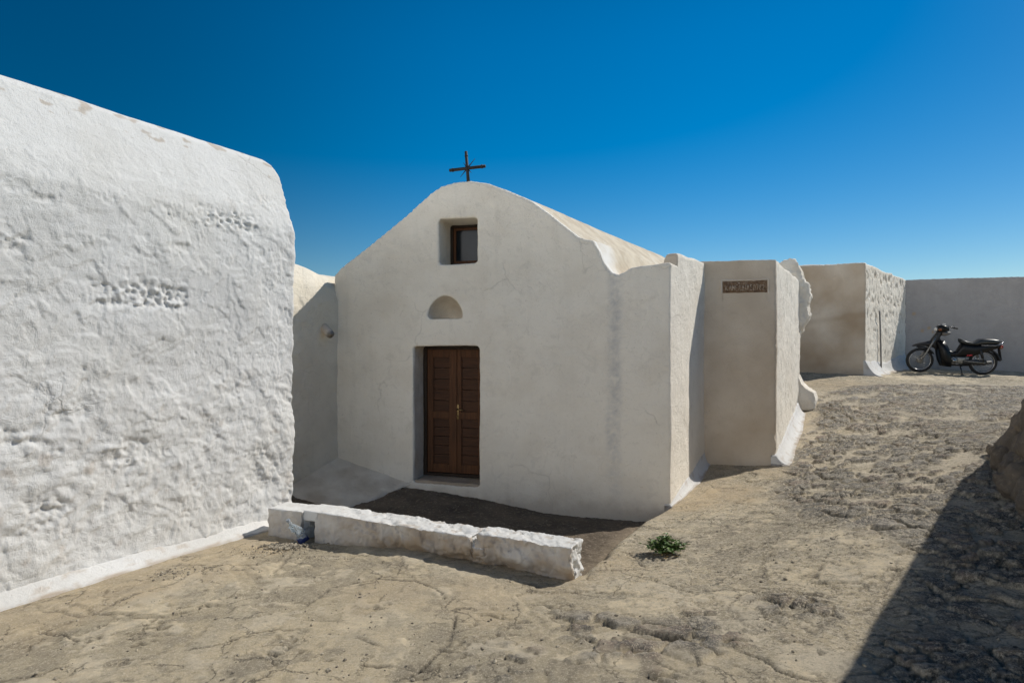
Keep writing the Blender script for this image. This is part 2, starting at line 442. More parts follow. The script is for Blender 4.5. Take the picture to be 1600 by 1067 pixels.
# deep blue sky; low pale patch behind the camera, added to fill shaded walls
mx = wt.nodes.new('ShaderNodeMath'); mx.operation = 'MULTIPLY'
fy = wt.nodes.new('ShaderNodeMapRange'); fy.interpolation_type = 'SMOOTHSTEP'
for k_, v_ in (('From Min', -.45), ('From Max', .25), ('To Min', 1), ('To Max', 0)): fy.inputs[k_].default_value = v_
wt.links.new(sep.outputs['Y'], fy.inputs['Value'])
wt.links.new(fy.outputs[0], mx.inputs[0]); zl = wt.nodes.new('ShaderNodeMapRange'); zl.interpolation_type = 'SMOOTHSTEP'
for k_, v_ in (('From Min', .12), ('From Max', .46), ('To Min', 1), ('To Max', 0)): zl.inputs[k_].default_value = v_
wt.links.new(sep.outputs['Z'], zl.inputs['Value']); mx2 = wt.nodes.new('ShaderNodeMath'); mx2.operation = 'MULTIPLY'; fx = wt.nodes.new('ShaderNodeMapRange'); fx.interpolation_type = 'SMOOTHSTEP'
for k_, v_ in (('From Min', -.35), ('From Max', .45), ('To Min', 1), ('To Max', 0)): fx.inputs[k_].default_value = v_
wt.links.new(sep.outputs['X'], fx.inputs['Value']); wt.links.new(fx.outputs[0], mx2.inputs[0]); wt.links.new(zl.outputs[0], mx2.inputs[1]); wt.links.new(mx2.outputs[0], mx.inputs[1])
def ramp(src, a, b, c, d):
    n = wt.nodes.new('ShaderNodeMapRange'); n.interpolation_type = 'SMOOTHSTEP'
    for k_, v_ in (('From Min', a), ('From Max', b), ('To Min', c), ('To Max', d)): n.inputs[k_].default_value = v_
    wt.links.new(src, n.inputs['Value']); return n.outputs[0]
def mul(a, b):
    n = wt.nodes.new('ShaderNodeMath'); n.operation = 'MULTIPLY'; wt.links.new(a, n.inputs[0]); wt.links.new(b, n.inputs[1]); return n.outputs[0]
# the sky is darkest away from the sun and towards the zenith
dko = mul(mul(ramp(sep.outputs['X'], -.68, -.02, .56, 1.10), ramp(sep.outputs['X'], .2, .7, 1.04, .90)), ramp(sep.outputs['Z'], .42, .8, 1.0, .45))
deep = wt.nodes.new('ShaderNodeMix'); deep.data_type = 'RGBA'; deep.blend_type = 'MULTIPLY'; deep.inputs[0].default_value = 1
wt.links.new(hsv.outputs[0], deep.inputs[6]); wt.links.new(dko, deep.inputs[7])
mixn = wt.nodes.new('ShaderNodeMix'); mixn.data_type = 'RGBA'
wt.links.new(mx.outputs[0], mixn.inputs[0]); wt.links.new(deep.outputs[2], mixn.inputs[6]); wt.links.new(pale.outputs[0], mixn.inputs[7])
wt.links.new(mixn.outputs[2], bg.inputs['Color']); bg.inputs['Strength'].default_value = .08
ld = bpy.data.lights.new('sun', 'SUN'); ld.energy = 3.9; ld.angle = math.radians(.5); ld.color = (1.0, .955, .88)
lo = bpy.data.objects.new('sun', ld); COL.objects.link(lo); lo.rotation_euler = SUN.to_track_quat('Z', 'Y').to_euler(); lo.location = SUN * 30

cd = bpy.data.cameras.new('camera'); cd.sensor_width = 36; cd.lens = 36 * F / 1600; cd.shift_y = (HOR - 533.5) / 1600
cd.clip_start = .05; cd.clip_end = 3000
co = bpy.data.objects.new('camera', cd); COL.objects.link(co); co.location = (0, 0, CAMZ); co.rotation_euler = (math.pi / 2, 0, 0)
SC.camera = co
SC.view_settings.view_transform = 'Standard'; SC.view_settings.look = 'None'; SC.view_settings.exposure = 0; SC.view_settings.gamma = 1
SC.render.engine = 'CYCLES'; SC.cycles.use_denoising = True; SC.cycles.max_bounces = 8; SC.cycles.diffuse_bounces = 6

# ------------------------------------------------------------------ ground
def build_ground():
    xs = np.concatenate([[-260, -120, -60, -30, -18, -12, -9, -7.5, -6.5, -5.8, -5.2], np.arange(-4.7, 5.6, .0165), np.arange(5.6, 12.6, .045),
                         [12.8, 13.4, 14.2, 15.5, 17.5, 21, 30, 60, 120, 260]])
    ys = np.concatenate([[-260, -120, -60, -30, -16, -10, -6, -3.5, -2, -1, -.2, .5, 1, 1.4], np.arange(1.9, 5.4, .0125), np.arange(5.4, 8.4, .018), np.arange(8.4, 15.4, .032),
                         [15.6, 16.2, 17.2, 19, 23, 32, 60, 120, 260]])
    nx, ny = len(xs), len(ys)
    X, Y = np.meshgrid(xs, ys); X = X.ravel(); Y = Y.ravel()
    P = np.stack([X, Y, np.zeros_like(X)], 1)
    near = (np.hypot(X - 3, Y - 7) < 14)
    wx = .10 * fbm(P, 1.3, 3, 41); wy = .10 * fbm(P + 31.7, 1.3, 3, 43)
    ct = court_t(X, Y)
    e = ground_e(X + wx * .4, Y + wy * .4)
    # where the paving stones show
    px_poly = [(1275, 628), (1262, 660), (1235, 712), (1212, 765), (1235, 803), (1330, 825), (1395, 838), (1440, 905), (1420, 980), (1370, 1050), (1340, 1090), (1720, 1150), (1760, 900), (1720, 604), (1560, 604), (1420, 600), (1330, 606)]
    PATH = [on_ground(*p) for p in px_poly]
    sd = sd_poly(X + wx * 1.6, Y + wy * 1.6, PATH)
    pm = (1 - sstep(-.18, .22, sd)) * (1 - ct)
    # a few scattered stones in the cement in the foreground
    fg = 0
    for (qx, qy, r) in ((935, 985, .42), (1110, 1000, .45), (830, 1035, .28), (1235, 950, .30), (985, 1030, .35)):
        cx, cy = on_ground(qx, qy); fg = np.maximum(fg, 1 - sstep(r * .3, r * 1.3, np.hypot((X - cx), (Y - cy) * 1.2) + .25 * fbm(P, 2.2, 3, 55)))
    smask = np.clip(np.maximum(pm, fg * .95), 0, 1)
    D2 = np.stack([X + wx * .9 + .055 * fbm(P, 5, 4, 61), (Y + wy * .9 + .055 * fbm(P + 9, 5, 4, 62)) * 1.35], 1)
    f1, f2, sid = worley(D2, 3.9, 3)
    a1, a2, sid2 = worley(D2 + 40, 7.0, 8)
    edge = (f2 - f1); edge2 = (a2 - a1)
    mixs = sstep(-.1, .15, fbm(P, .9, 2, 71))
    edge = edge * (1 - mixs) + edge2 * mixs; sidm = np.where(mixs > .5, sid2, sid)
    cover = sstep(-.12, .10, fbm(P, 1.3, 4, 77) + .24 * pm - .06 + .55 * (sidm - .5))     # mortar spread over some of them
    top = sstep(.05 + .05 * sidm, .15 + .05 * sidm, edge + .05 * fbm(P, 14, 3, 85))
    st = top * smask * cover
    ridge = np.abs(fbm(P * np.array([1, 1.5, 1]) + .1 * np.stack([wx, wy, wx * 0], 1), 6.5, 4, 83)); rid2 = fbm(P, 17, 3, 84)
    stone_h = (.010 + .028 * sidm) * st + smask * (.15 + .85 * st) * (.030 * (ridge - .2) + .010 * fbm(P, 9, 4, 81) + .009 * rid2)
    crev = smask * st * (1 - sstep(.0, .06, ridge)) * .9
    gap = (1 - sstep(.02, .08, edge)) * smask * sstep(.3, .7, cover) * sstep(-.25, .15, fbm(P, 3.1, 3, 86))
    # cracks that can be seen in the cement
    lines = [[(285, 1016), (330, 1011), (360, 1001), (392, 991), (430, 987), (470, 985)], [(515, 988), (545, 995), (575, 1005), (608, 1019)],
             [(478, 946), (520, 916), (590, 903), (650, 908), (690, 930), (712, 962), (702, 1005), (665, 1038), (620, 1062)],
             [(1148, 1016), (1190, 1030), (1215, 1050), (1250, 1060), (1290, 1067)], [(962, 858), (985, 866), (1006, 886)], [(968, 752), (990, 866)],
             [(1078, 812), (1130, 813), (1200, 808), (1290, 823), (1345, 815)], [(880, 985), (960, 975), (1010, 1006), (1080, 1020), (1090, 1040)],
             [(560, 1040), (620, 1042), (690, 1045)], [(700, 985), (760, 975), (830, 972)], [(60, 985), (100, 990), (120, 1000), (85, 1012)], [(0, 1062), (60, 1052), (110, 1040)],
             [(1170, 915), (1240, 925), (1310, 940)], [(1395, 892), (1440, 893), (1470, 897)], [(1000, 905), (1080, 925), (1150, 920), (1195, 928), (1240, 950)]]
    jx = .018 * fbm(P, 9, 4, 91); jy = .018 * fbm(P + 5, 9, 4, 92)
    dc = np.full(X.shape, 1e9); wid = .006 + .010 * (vnoise(P, 3.1, 93) + .4)
    for ln in lines[:5] + lines[6:]:
        dc = np.minimum(dc, d_line(X + jx, Y + jy, [on_ground(*p) for p in ln]))
    crk = 1 - sstep(0.3, 1.0, dc / (np.clip(wid, .003, .03) * .5 + .0055))
    c1, c2, _ = worley(D2 + 13, .95, 21)
    crk2 = (1 - sstep(.0, .022, c2 - c1)) * sstep(.02, .25, fbm(P, .7, 2, 95))
    crack = np.clip(np.maximum(crk * sstep(-.35, .0, fbm(P, 2.3, 2, 97)), crk2 * .8) * (1 - .8 * st) * (1 - ct), 0, 1)
    crack = np.maximum(np.maximum(crack, gap * .95), crev * sstep(-.3, .2, fbm(P, 2.0, 2, 99)))
    # thin broken screed layers: small terraces
    lay = fbm(P + 3 * np.stack([wx, wy, wx * 0], 1), .85, 4, 101)
    lay2 = fbm(P + 9, 1.7, 5, 102, .6)
    lay3 = fbm(P + 21, 3.6, 5, 108, .62)
    terr = .018 * sstep(.02, .030, lay) + .014 * sstep(-.22, -.21, lay) + .012 * sstep(.26, .268, lay) + .011 * sstep(.15, .160, lay2) + .010 * sstep(-.2, -.19, lay2) + (.010 * sstep(.20, .225, lay3) - .012 * sstep(-.22, -.25, lay3)) * sstep(-.1, .2, fbm(P, .8, 3, 109))
    terr = .6 * (terr - .032) * (1 - smask) * (1 - ct)
    pa = sstep(.02, .034, lay + .004 * fbm(P, 20, 2, 140)); pb = np.maximum(sstep(.15, .164, lay2), sstep(.20, .23, lay3) * .8); pc = np.maximum(1 - sstep(-.25, -.21, lay3), .8 * (1 - sstep(-.22, -.205, lay)))
    fine_ = fbm(P, 6, 4, 141)
    lip = np.maximum(np.maximum(np.exp(-((lay - .018) / .007) ** 2), np.exp(-((lay2 - .150) / .008) ** 2)), np.exp(-((lay3 + .21) / .015) ** 2)) * sstep(-.05, .3, fbm(P, 2.2, 4, 142)) * (1 - smask) * (1 - ct)
    crack = np.maximum(crack, lip * .75); terr = terr - .010 * lip
    pb = pb * sstep(-.5, .1, fine_); pc = pc * sstep(-.4, .1, -fine_)
    und = .014 * fbm(P, .55, 3, 103) + .003 * fbm(P, 3.2, 4, 105) + .0028 * fbm(P, 14, 4, 107, .7)
    wl = np.minimum(np.minimum(d_line(X, Y, [(1.73, 6.64), (2.64, 7.92)]), d_line(X, Y, [(3.36, 7.73), (4.83, 10.2)])), d_line(X, Y, [(-5.45, -.42), (-2.10, 5.78)]))
    near = near * (.30 + .70 * sstep(.12, .45, wl))
    h = np.where(near > 0, near, 0) * (und + terr + stone_h - .016 * crack - .026 * gap)
    ctd = ct * (.022 * fbm(P, 4, 4, 111) + .010 * fbm(P, 15, 4, 113, .65))
    z = e + CAMZ + h * (1 - .6 * ct) + ctd
    sand = (1 - sstep(.15, .75, wl + .25 * fbm(P, 2.5, 4, 122))) * .75
    for (qx, qy, r, s) in ((1130, 775, .50, 1), (1080, 790, .35, 1), (1210, 775, .28, .7), (1255, 665, .42, 1), (1280, 640, .45, .7), (330, 880, .5, .6), (180, 925, .45, .7), (60, 965, .4, .6), (420, 855, .30, .9), (960, 880, .35, .7), (620, 925, .40, .55), (1300, 600, .8, .8), (860, 905, .4, .4), (760, 940, .35, .5)):
        cx, cy = on_ground(qx, qy); sand = np.maximum(sand, s * (1 - sstep(r * .4, r * 1.25, np.hypot(X - cx, Y - cy) + .30 * fbm(P, 2.5, 4, 121))))
    edgem = ct * (1 - sstep(.0, .45, np.abs(sd_poly(X, Y, [(1.9, 7.0), (1.16, 5.92), (.72, 4.95), (.3, 4.2), (.9, 4.2), (2.1, 6.2)]) + .1)))
    V = np.stack([X, Y, z], 1)
    idx = np.arange(nx * ny).reshape(ny, nx)
    Q = np.stack([idx[:-1, :-1], idx[:-1, 1:], idx[1:, 1:], idx[1:, :-1]], -1).reshape(-1, 4)
    fc = ct[Q].mean(1); fp = pm[Q].mean(1)
    # a stone mask that fades where mortar covers
    mort = np.clip(pm * (1 - st) * (1 - .8 * crack) * sstep(-.35, .25, fbm(P, 1.6, 4, 123)), 0, 1)
    gritm = np.clip(.34 + .66 * sstep(-.5, .9, X + .55 * (Y - 4.2) * (X > 0) + 1.2 * fbm(P, .9, 3, 151)), 0, 1) * (1 - .55 * np.clip(sand, 0, 1))
    attrs = dict(gritm=gritm, pa=pa, pb=np.clip(pb, 0, 1), pc=np.clip(pc, 0, 1), mort=mort, stone=np.clip(st, 0, 1), sid=sidm, crack=crack, sand=np.clip(sand * (1 - .7 * st), 0, 1), edge=np.clip(edgem, 0, 1))
    gme = np_mesh('g', V, Q)                       # full sheet, for shared normals at the borders of the three surfaces
    NN = np.empty(len(V) * 3, np.float32); gme.vertices.foreach_get('normal', NN); NN = NN.reshape(-1, 3)
    bpy.data.meshes.remove(gme)
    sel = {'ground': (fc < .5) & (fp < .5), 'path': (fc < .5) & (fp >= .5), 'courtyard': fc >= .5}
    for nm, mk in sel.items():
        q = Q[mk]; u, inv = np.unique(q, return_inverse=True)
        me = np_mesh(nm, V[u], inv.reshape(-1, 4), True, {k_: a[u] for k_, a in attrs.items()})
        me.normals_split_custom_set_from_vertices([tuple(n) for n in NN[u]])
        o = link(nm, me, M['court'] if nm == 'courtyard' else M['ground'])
        prop(o, {'ground': 'pale sandy cement ground with cracks in front of the chapel', 'path': 'rough grey stone paving climbing to the motorbike',
                 'courtyard': 'sunken dark dirt forecourt in front of the chapel door'}[nm], None, None, 'structure')
build_ground()

# ------------------------------------------------------------------ facade plane of the chapel
FR = np.array([1.73, 6.64]); FL = np.array([-2.21, 7.72])
FU = (FR - FL) / np.linalg.norm(FR - FL); FW = float(np.linalg.norm(FR - FL))
FN = np.array([FU[1], -FU[0]])                           # outwards, towards the camera
D = np.array([.515, .857])                               # the walls that run up the lane
def fxz(px, py):                                         # photo pixel on the facade plane -> (s along facade, height over camera)
    d = np.array([(px - CX) / F, 1.0])
    A = np.array([[d[0], -FU[0]], [d[1], -FU[1]]]); t, s = np.linalg.solve(A, FL)
    return s, (HOR - py) / F * t
def fpt(s, e, dep=0.0):                                  # dep: metres into the wall
    p = FL + FU * s - FN * dep; return Vector((p[0], p[1], e + CAMZ))

def swept_skirt(name, base, out_dirs, hgt, wid, parent, mat, seed=0, n=60, curve=2.4, inset=.06, voxel=None):
    """plaster flare along a wall foot: base = wall line points, out_dirs = outward unit vectors"""
    base = [np.array(b, float) for b in base]; seg = [np.linalg.norm(b - a) for a, b in zip(base[:-1], base[1:])]; L = sum(seg)
    n = max(n, int(L / .03)); pts = []; dirs = []
    for i in range(n + 1):
        d = L * i / n; k = 0
        while k < len(seg) - 1 and d > seg[k]: d -= seg[k]; k += 1
        t = min(1, d / seg[k]); pts.append(base[k] * (1 - t) + base[k + 1] * t)
        a, b = np.array(out_dirs[k]), np.array(out_dirs[min(k + 1, len(out_dirs) - 1)])
        q = a * (1 - t) + b * t; dirs.append(q / np.linalg.norm(q))
    pts = np.array(pts); dirs = np.array(dirs); hs = hgt if hasattr(hgt, '__len__') else [hgt, hgt]; ws = wid if hasattr(wid, '__len__') else [wid, wid]
    T = np.linspace(0, 1, n + 1); hh = np.interp(T, np.linspace(0, 1, len(hs)), hs); ww = np.interp(T, np.linspace(0, 1, len(ws)), ws)
    P3 = np.stack([pts[:, 0], pts[:, 1], 0 * T], 1)
    ww = ww * (1 + .30 * fbm(P3, 1.5, 3, seed + 1, .5)); hh = hh * (1 + .25 * fbm(P3, 1.1, 1, seed + 2))
    m = 12; V = []
    for j in range(m + 3):
        if j == 0: off, zz = ww + .004, None
        elif j <= m + 1:
            t = (j - 1) / m; off = ww * (1 - t); zf = t ** curve
        else: off = -inset + 0 * ww
        xy = pts + dirs * off[:, None]
        if j == 0: z = ground_e(xy[:, 0], xy[:, 1]) + CAMZ - .08
        elif j <= m + 1:
            g0 = ground_e(xy[:, 0], xy[:, 1]) + CAMZ
            z = g0 + .010 + hh * zf
        else: z = z
        row = np.stack([xy[:, 0], xy[:, 1], z], 1)
        if 0 < j <= m + 1: row += (dirs * (.003 * fbm(row, 5, 3, seed))[:, None]).repeat(1, 0)[:, [0, 1]] @ np.array([[1, 0, 0], [0, 1, 0]]) ; row[:, 2] += .003 * fbm(row, 5, 3, seed + 4)
        first, last = row[0].copy(), row[-1].copy()
        first[:2] = pts[0] - dirs[0] * inset; last[:2] = pts[-1] - dirs[-1] * inset
        row = np.concatenate([[first], row, [last]])
        V.append(row)
    V = np.array(V); K = m + 3; N1 = n + 3
    idx = np.arange(K * N1).reshape(K, N1)
    Q = np.stack([idx[:-1, :-1], idx[:-1, 1:], idx[1:, 1:], idx[1:, :-1]], -1).reshape(-1, 4)
    jj = np.repeat(np.arange(K), N1); V = V.reshape(-1, 3); zs = np.zeros(len(V))
    foot = np.clip((1 - sstep(1, 5, jj)) * (.45 + .9 * fbm(V, 6, 4, seed + 6)), 0, .75) + np.clip(.5 * sstep(.2, .4, fbm(V, 9, 4, seed + 7)), 0, .35)
    me = np_mesh(name, V, Q, True, dict(dirt=np.clip(foot, 0, .8), grey=zs))
    return link(name, me, mat, parent)

# ------------------------------------------------------------------ the chapel
CH = thing('chapel', (0.0, 7.4, CAMZ - 1.9), 'small white chapel with a brown double door and a black cross on its gable', 'chapel')
def build_chapel():
    prof_px = [(521, 432), (533, 419), (565, 393), (600, 365), (640, 331), (672, 303), (690, 291), (710, 285), (735, 283.5), (760, 287), (790, 298), (830, 314.5), (858, 334), (882, 353), (905, 371),
               (918, 374.5), (926, 375), (936, 393), (945, 413), (955, 426), (966, 430), (977, 425), (985, 419), (1010, 415), (1047.5, 410)]
    prof = [fxz(*p) for p in prof_px]
    prof[0] = (-.05, prof[0][1]); prof[-1] = (FW, prof[-1][1])
    # masonry body
    poly = [(-.05, -2.35)] + prof + [(FW, -2.35)]
    d3 = (D[0] * 5.0, D[1] * 5.0, 0)
    bm = extrude_poly([fpt(s, e) for s, e in poly], d3)
    def cut(px0, py0, px1, py1, dep, r=0):
        s0, e1 = fxz(px0, py0); s1, _ = fxz(px1, py0); sm = fxz((px0 + px1) / 2, py1); e0 = sm[1]
        return (s0, e0, s1, e1, extrude_poly([fpt(a, b, -.3) for a, b in ((s0, e0), (s1, e0), (s1, e1), (s0, e1))], tuple(-FN * (dep + .3)) + (0,)))
    ds0, de0, ds1, de1, dcut = cut(646, 541, 748.5, 757, .50)
    ws0, we0, ws1, we1, wcut = cut(686, 343, 746, 412, .55)
    # niche: half round conch
    nb = bmesh.new(); ns0, ne0 = fxz(668, 498); ns1, _ = fxz(722, 498); nr = (ns1 - ns0) / 2; nh = fxz(695, 463)[1] - ne0
    bmesh.ops.create_uvsphere(nb, u_segments=32, v_segments=24, radius=1.0)
    c = fpt((ns0 + ns1) / 2, ne0)
    R = Matrix(((FU[0], -FN[0], 0, c.x), (FU[1], -FN[1], 0, c.y), (0, 0, 1, c.z), (0, 0, 0, 1)))
    bmesh.ops.transform(nb, matrix=R @ Matrix.Diagonal((nr, .42, nh, 1)), verts=nb.verts)
    bmesh.ops.bisect_plane(nb, geom=nb.verts[:] + nb.edges[:] + nb.faces[:], plane_co=c, plane_no=(0, 0, -1), clear_outer=True)
    bmesh.ops.holes_fill(nb, edges=[e for e in nb.edges if e.is_boundary])
    V, Q, N = remeshed(bm, .019, [dcut, wcut, nb], 1)
    S = (V[:, 0] - FL[0]) * FU[0] + (V[:, 1] - FL[1]) * FU[1]; E = V[:, 2] - CAMZ
    dep = -((V[:, 0] - FL[0]) * FN[0] + (V[:, 1] - FL[1]) * FN[1])
    dsp = plaster_disp(V, 1.0, 5)
    inrec = (dep > .06) & (dep < .6) & (S > ds0 - .02) & (S < ws1 + .3) & (E < we1 + .02) & (np.abs(N[:, 2]) < .9)
    dsp *= np.where(inrec, .4, 1)
    V = V + N * dsp[:, None]
    # stains: grey streak under the roof gutter, faint ochre patches, dirt at the foot
    gs, _ = fxz(960, 600)
    wob = .05 * fbm(np.stack([S * 0, S * 0, E], 1), 1.5, 3, 7)
    onf = (dep < .05)
    fine = fbm(V, 7, 4, 17)
    grey = onf * (1 - sstep(.02, .12, np.abs(S - gs - wob) + .03 * fine)) * np.clip(.34 + .35 * fine + .5 * fbm(V, 22, 3, 18), 0, .7) * sstep(-2.2, -.8, E)
    foot = fxz(900, 810)[1]
    dirt = onf * (1 - sstep(.0, .20, E - foot - .08 + .12 * fine)) * .30
    dirt = np.maximum(dirt, onf * sstep(.28, .6, fbm(V, .9, 3, 19)) * .10)
    jamb = ((dep > .03) & (dep < .45) & (S > ds0 - .05) & (S < ds1 + .05) & (E < de1)) * .45  # door reveal tinted darker than the facade
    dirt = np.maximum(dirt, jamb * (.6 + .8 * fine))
    nic = (dep > .03) & (S > ns0 - .03) & (S < ns1 + .03) & (E > ne0 - .03) & (E < ne0 + nh + .05); dirt = np.maximum(dirt, nic * np.clip(.22 + .3 * fine, 0, .5))  # brown tint in the niche also paints its inner shade
    top = (N[:, 2] > .35) & (E > .3)
    # the front 6 cm of the roof is whitewashed wall head
    white = np.clip(1 - sstep(.03, .09, dep + .03 * fine) + (1 - sstep(.0, .5, np.abs(S - fxz(945, 410)[0]) * 2.0 + .45 * dep + .2 * fine)), 0, 1)
    Fn = N[Q].mean(1); Fe = E[Q].mean(1); Fs = S[Q].mean(1)
    roof_f = (Fn[:, 2] > .35) & (Fe > .3) & (dep[Q].mean(1) > .02) & (Fs < FW - .02) & (Fs > -.03)
    for nm, mk, mat in (('wall', ~roof_f, M['plaster']), ('roof', roof_f, M['roof'])):
        q = Q[mk]; u, inv = np.unique(q, return_inverse=True)
        me = np_mesh(nm, V[u], inv.reshape(-1, 4), True, dict(dirt=np.clip(dirt[u], 0, 1), grey=np.clip(grey[u], 0, 1), white=white[u]))
        link(nm, me, mat, CH)
    # parapet on the wall that runs up the lane
    pb = FR + D * .26; pe_ = FR + D * 2.2; inw = np.array([-D[1], D[0]]) * .24
    i0 = [tuple(pb), tuple(pe_), tuple(pe_ + inw), tuple(pb + inw * .9 + D * .0)]
    tp = [tuple(pb + D * .02), tuple(pe_), tuple(pe_ + inw * .8), tuple(pb + inw * .55 + D * .05)]
    V, Q, N = remeshed(prism(i0, CAMZ + .80, [CAMZ + 1.06, CAMZ + 1.13, CAMZ + 1.13, CAMZ + 1.06], tp), .022, (), 2)
    V = V + N * plaster_disp(V, 1.0, 5)[:, None]; z = np.zeros(len(V))
    link('parapet', np_mesh('parapet', V, Q, True, dict(dirt=np.clip(.55 * ((N @ np.array([-.5, -.86, 0])) > .3) + .5 * (N[:, 2] > .5) * (fbm(V, 6, 3, 3) + .1), 0, .8), grey=z)), M['plaster'], CH)  # end face darkened in colour for its shade; top blotches are dirt
    # plaster apron sloping into the corner by the door
    ap = []
    nU, nV = 60, 36
    A0 = np.array([-2.66, 6.98]); A1 = np.array(pe(545, 797, -1.80)); A2 = np.array(pe(625, 764, -1.73))   # lower edge
    B0 = np.array([-2.70, 7.0]); B1 = FL + D * 0; B2 = FL + FU * fxz(642, 757)[0]
    hi0, hi1, hi2 = -1.66, (HOR - 716) / F * 7.66, -1.70
    Vv = []
    for i in range(nU + 1):
        t = i / nU
        lo_ = (A0 * (1 - 2 * t) + A1 * 2 * t) if t < .5 else (A1 * (2 - 2 * t) + A2 * (2 * t - 1))
        up_ = (B0 * (1 - 2 * t) + B1 * 2 * t) if t < .5 else (B1 * (2 - 2 * t) + B2 * (2 * t - 1))
        zl = float(ground_e(np.array([lo_[0]]), np.array([lo_[1]]))[0]) - .03
        zu = (hi0 * (1 - 2 * t) + hi1 * 2 * t) if t < .5 else (hi1 * (2 - 2 * t) + hi2 * (2 * t - 1))
        up2 = up_ + (up_ - lo_) * .04
        for j in range(nV + 1):
            u = j / nV; p = lo_ * (1 - u) + up2 * u
            Vv.append((p[0], p[1], CAMZ + zl + (zu - zl) * (u ** .9 * .55 + .45 * u ** 3) + .035 * (u > .0) * min(1, u * 12)))
    Vv = np.array(Vv); Vv[:, 2] += .016 * fbm(Vv, 3, 3, 9) + .008 * fbm(Vv, 9, 4, 10)
    idx = np.arange((nU + 1) * (nV + 1)).reshape(nU + 1, nV + 1)
    Q = np.stack([idx[:-1, :-1], idx[1:, :-1], idx[1:, 1:], idx[:-1, 1:]], -1).reshape(-1, 4)
    z = np.zeros(len(Vv))
    link('apron', np_mesh('apron', Vv, Q, True, dict(dirt=np.clip(.36 + .5 * fbm(Vv, 4, 4, 12), 0, .8), grey=z)), M['plaster'], CH)
    # threshold
    bm = bmesh.new()
    # door, set back in the recess
    dd = .30; W = ds1 - ds0
    RM = Matrix(((FU[0], -FN[0], 0, 0), (FU[1], -FN[1], 0, 0), (0, 0, 1, 0), (0, 0, 0, 1)))
    def box(bm, s0, s1, e0, e1, y0, y1, bev=.004):
        cpt = fpt((s0 + s1) / 2, (e0 + e1) / 2, (y0 + y1) / 2)
        add_box(bm, cpt, (s1 - s0, y1 - y0, e1 - e0), RM, bev)
    b0 = de0 + .035
    bm = bmesh.new()
    box(bm, ds0 - .03, ds0 + .045, b0, de1 + .03, dd, dd + .09); box(bm, ds1 - .045, ds1 + .03, b0, de1 + .03, dd, dd + .09)
    box(bm, ds0 + .045, ds1 - .045, de1 - .035, de1 + .03, dd, dd + .09); box(bm, ds0 + .045, ds1 - .045, b0, b0 + .035, dd, dd + .11)
    door = link('door', bm_mesh('door', bm), M['wood_dark'], CH)
    x0, x1 = ds0 + .047, ds1 - .047; mid = (x0 + x1) / 2; y0 = b0 + .04; y1 = de1 - .038; H = y1 - y0
    for k, (a, b) in enumerate(((x0, mid - .004), (mid + .004, x1))):
        bm = bmesh.new(); sw = .075
        box(bm, a, a + sw, y0, y1, dd + .02, dd + .065); box(bm, b - sw, b, y0, y1, dd + .02, dd + .065)
        rails = [(y0, y0 + .11), (y0 + H * .44, y0 + H * .44 + .085), (y1 - .10, y1)]
        for r0, r1 in rails: box(bm, a + sw, b - sw, r0, r1, dd + .022, dd + .063)
        if k == 0: box(bm, b - .022, b + .030, y0, y1, dd + .004, dd + .019)
        leaf = link('door_leaf', bm_mesh('door_leaf', bm), M['wood'], door)
        bm = bmesh.new()
        for r0, r1 in ((rails[0][1], rails[1][0]), (rails[1][1], rails[2][0])):
            nb = 5; hh = (r1 - r0) / nb
            for q in range(nb): box(bm, a + sw, b - sw, r0 + q * hh + .002, r0 + (q + 1) * hh - .002, dd + .040, dd + .058, .006)
            m = .012
            for (u0, u1, v0, v1) in ((a + sw, a + sw + m, r0, r1), (b - sw - m, b - sw, r0, r1), (a + sw + m, b - sw - m, r0, r0 + m), (a + sw + m, b - sw - m, r1 - m, r1)):
                box(bm, u0, u1, v0, v1, dd + .030, dd + .040, .003)
        link('door_panel', bm_mesh('door_panel', bm), M['wood_panel'], door)
    bm = bmesh.new(); hs = mid + .035; he = y0 + H * .50
    box(bm, hs - .018, hs + .018, he - .10, he + .09, dd + .012, dd + .0195, .003)
    add_tube(bm, [fpt(hs, he + .03, dd + .012), fpt(hs, he + .03, dd - .03), fpt(hs + .05, he + .025, dd - .035), fpt(hs + .09, he + .02, dd - .033)], .008, 8)
    add_tube(bm, [fpt(hs, he - .06, dd + .012), fpt(hs, he - .06, dd - .004)], .011, 10)
    link('handle', bm_mesh('handle', bm, True), M['brass'], door)
    # stone threshold
    V, Q, N = remeshed(extrude_poly([fpt(s, e, .015) for s, e in ((ds0 + .005, de0 - .12), (ds1 - .005, de0 - .12), (ds1 - .005, de0 + .020), (ds0 + .005, de0 + .034))], tuple(-FN * .34) + (0,)), .012, (), 2)
    V = V + N * (.006 * fbm(V, 9, 3, 4))[:, None]
    link('threshold', np_mesh('threshold', V, Q, True, dict(dirt=np.ones(len(V)) * .75, grey=np.zeros(len(V)))), M['tan_plaster'], CH)
    # small window
    wd = .38
    bm = bmesh.new(); fw = .055
    a, b, c0, c1 = ws0 - .02, ws1 + .02, we0 - .02, we1 + .02
    box(bm, a, a + fw, c0, c1, wd, wd + .07); box(bm, b - fw, b, c0, c1, wd, wd + .07); box(bm, a + fw, b - fw, c1 - fw, c1, wd, wd + .07); box(bm, a + fw, b - fw, c0, c0 + fw + .02, wd, wd + .07)
    win = link('window', bm_mesh('window', bm), M['wood_dark'], CH)
    bm = bmesh.new(); fw2 = .032
    a2, b2, c2, c3 = a + fw + .002, b - fw - .002, c0 + fw + .022, c1 - fw - .002
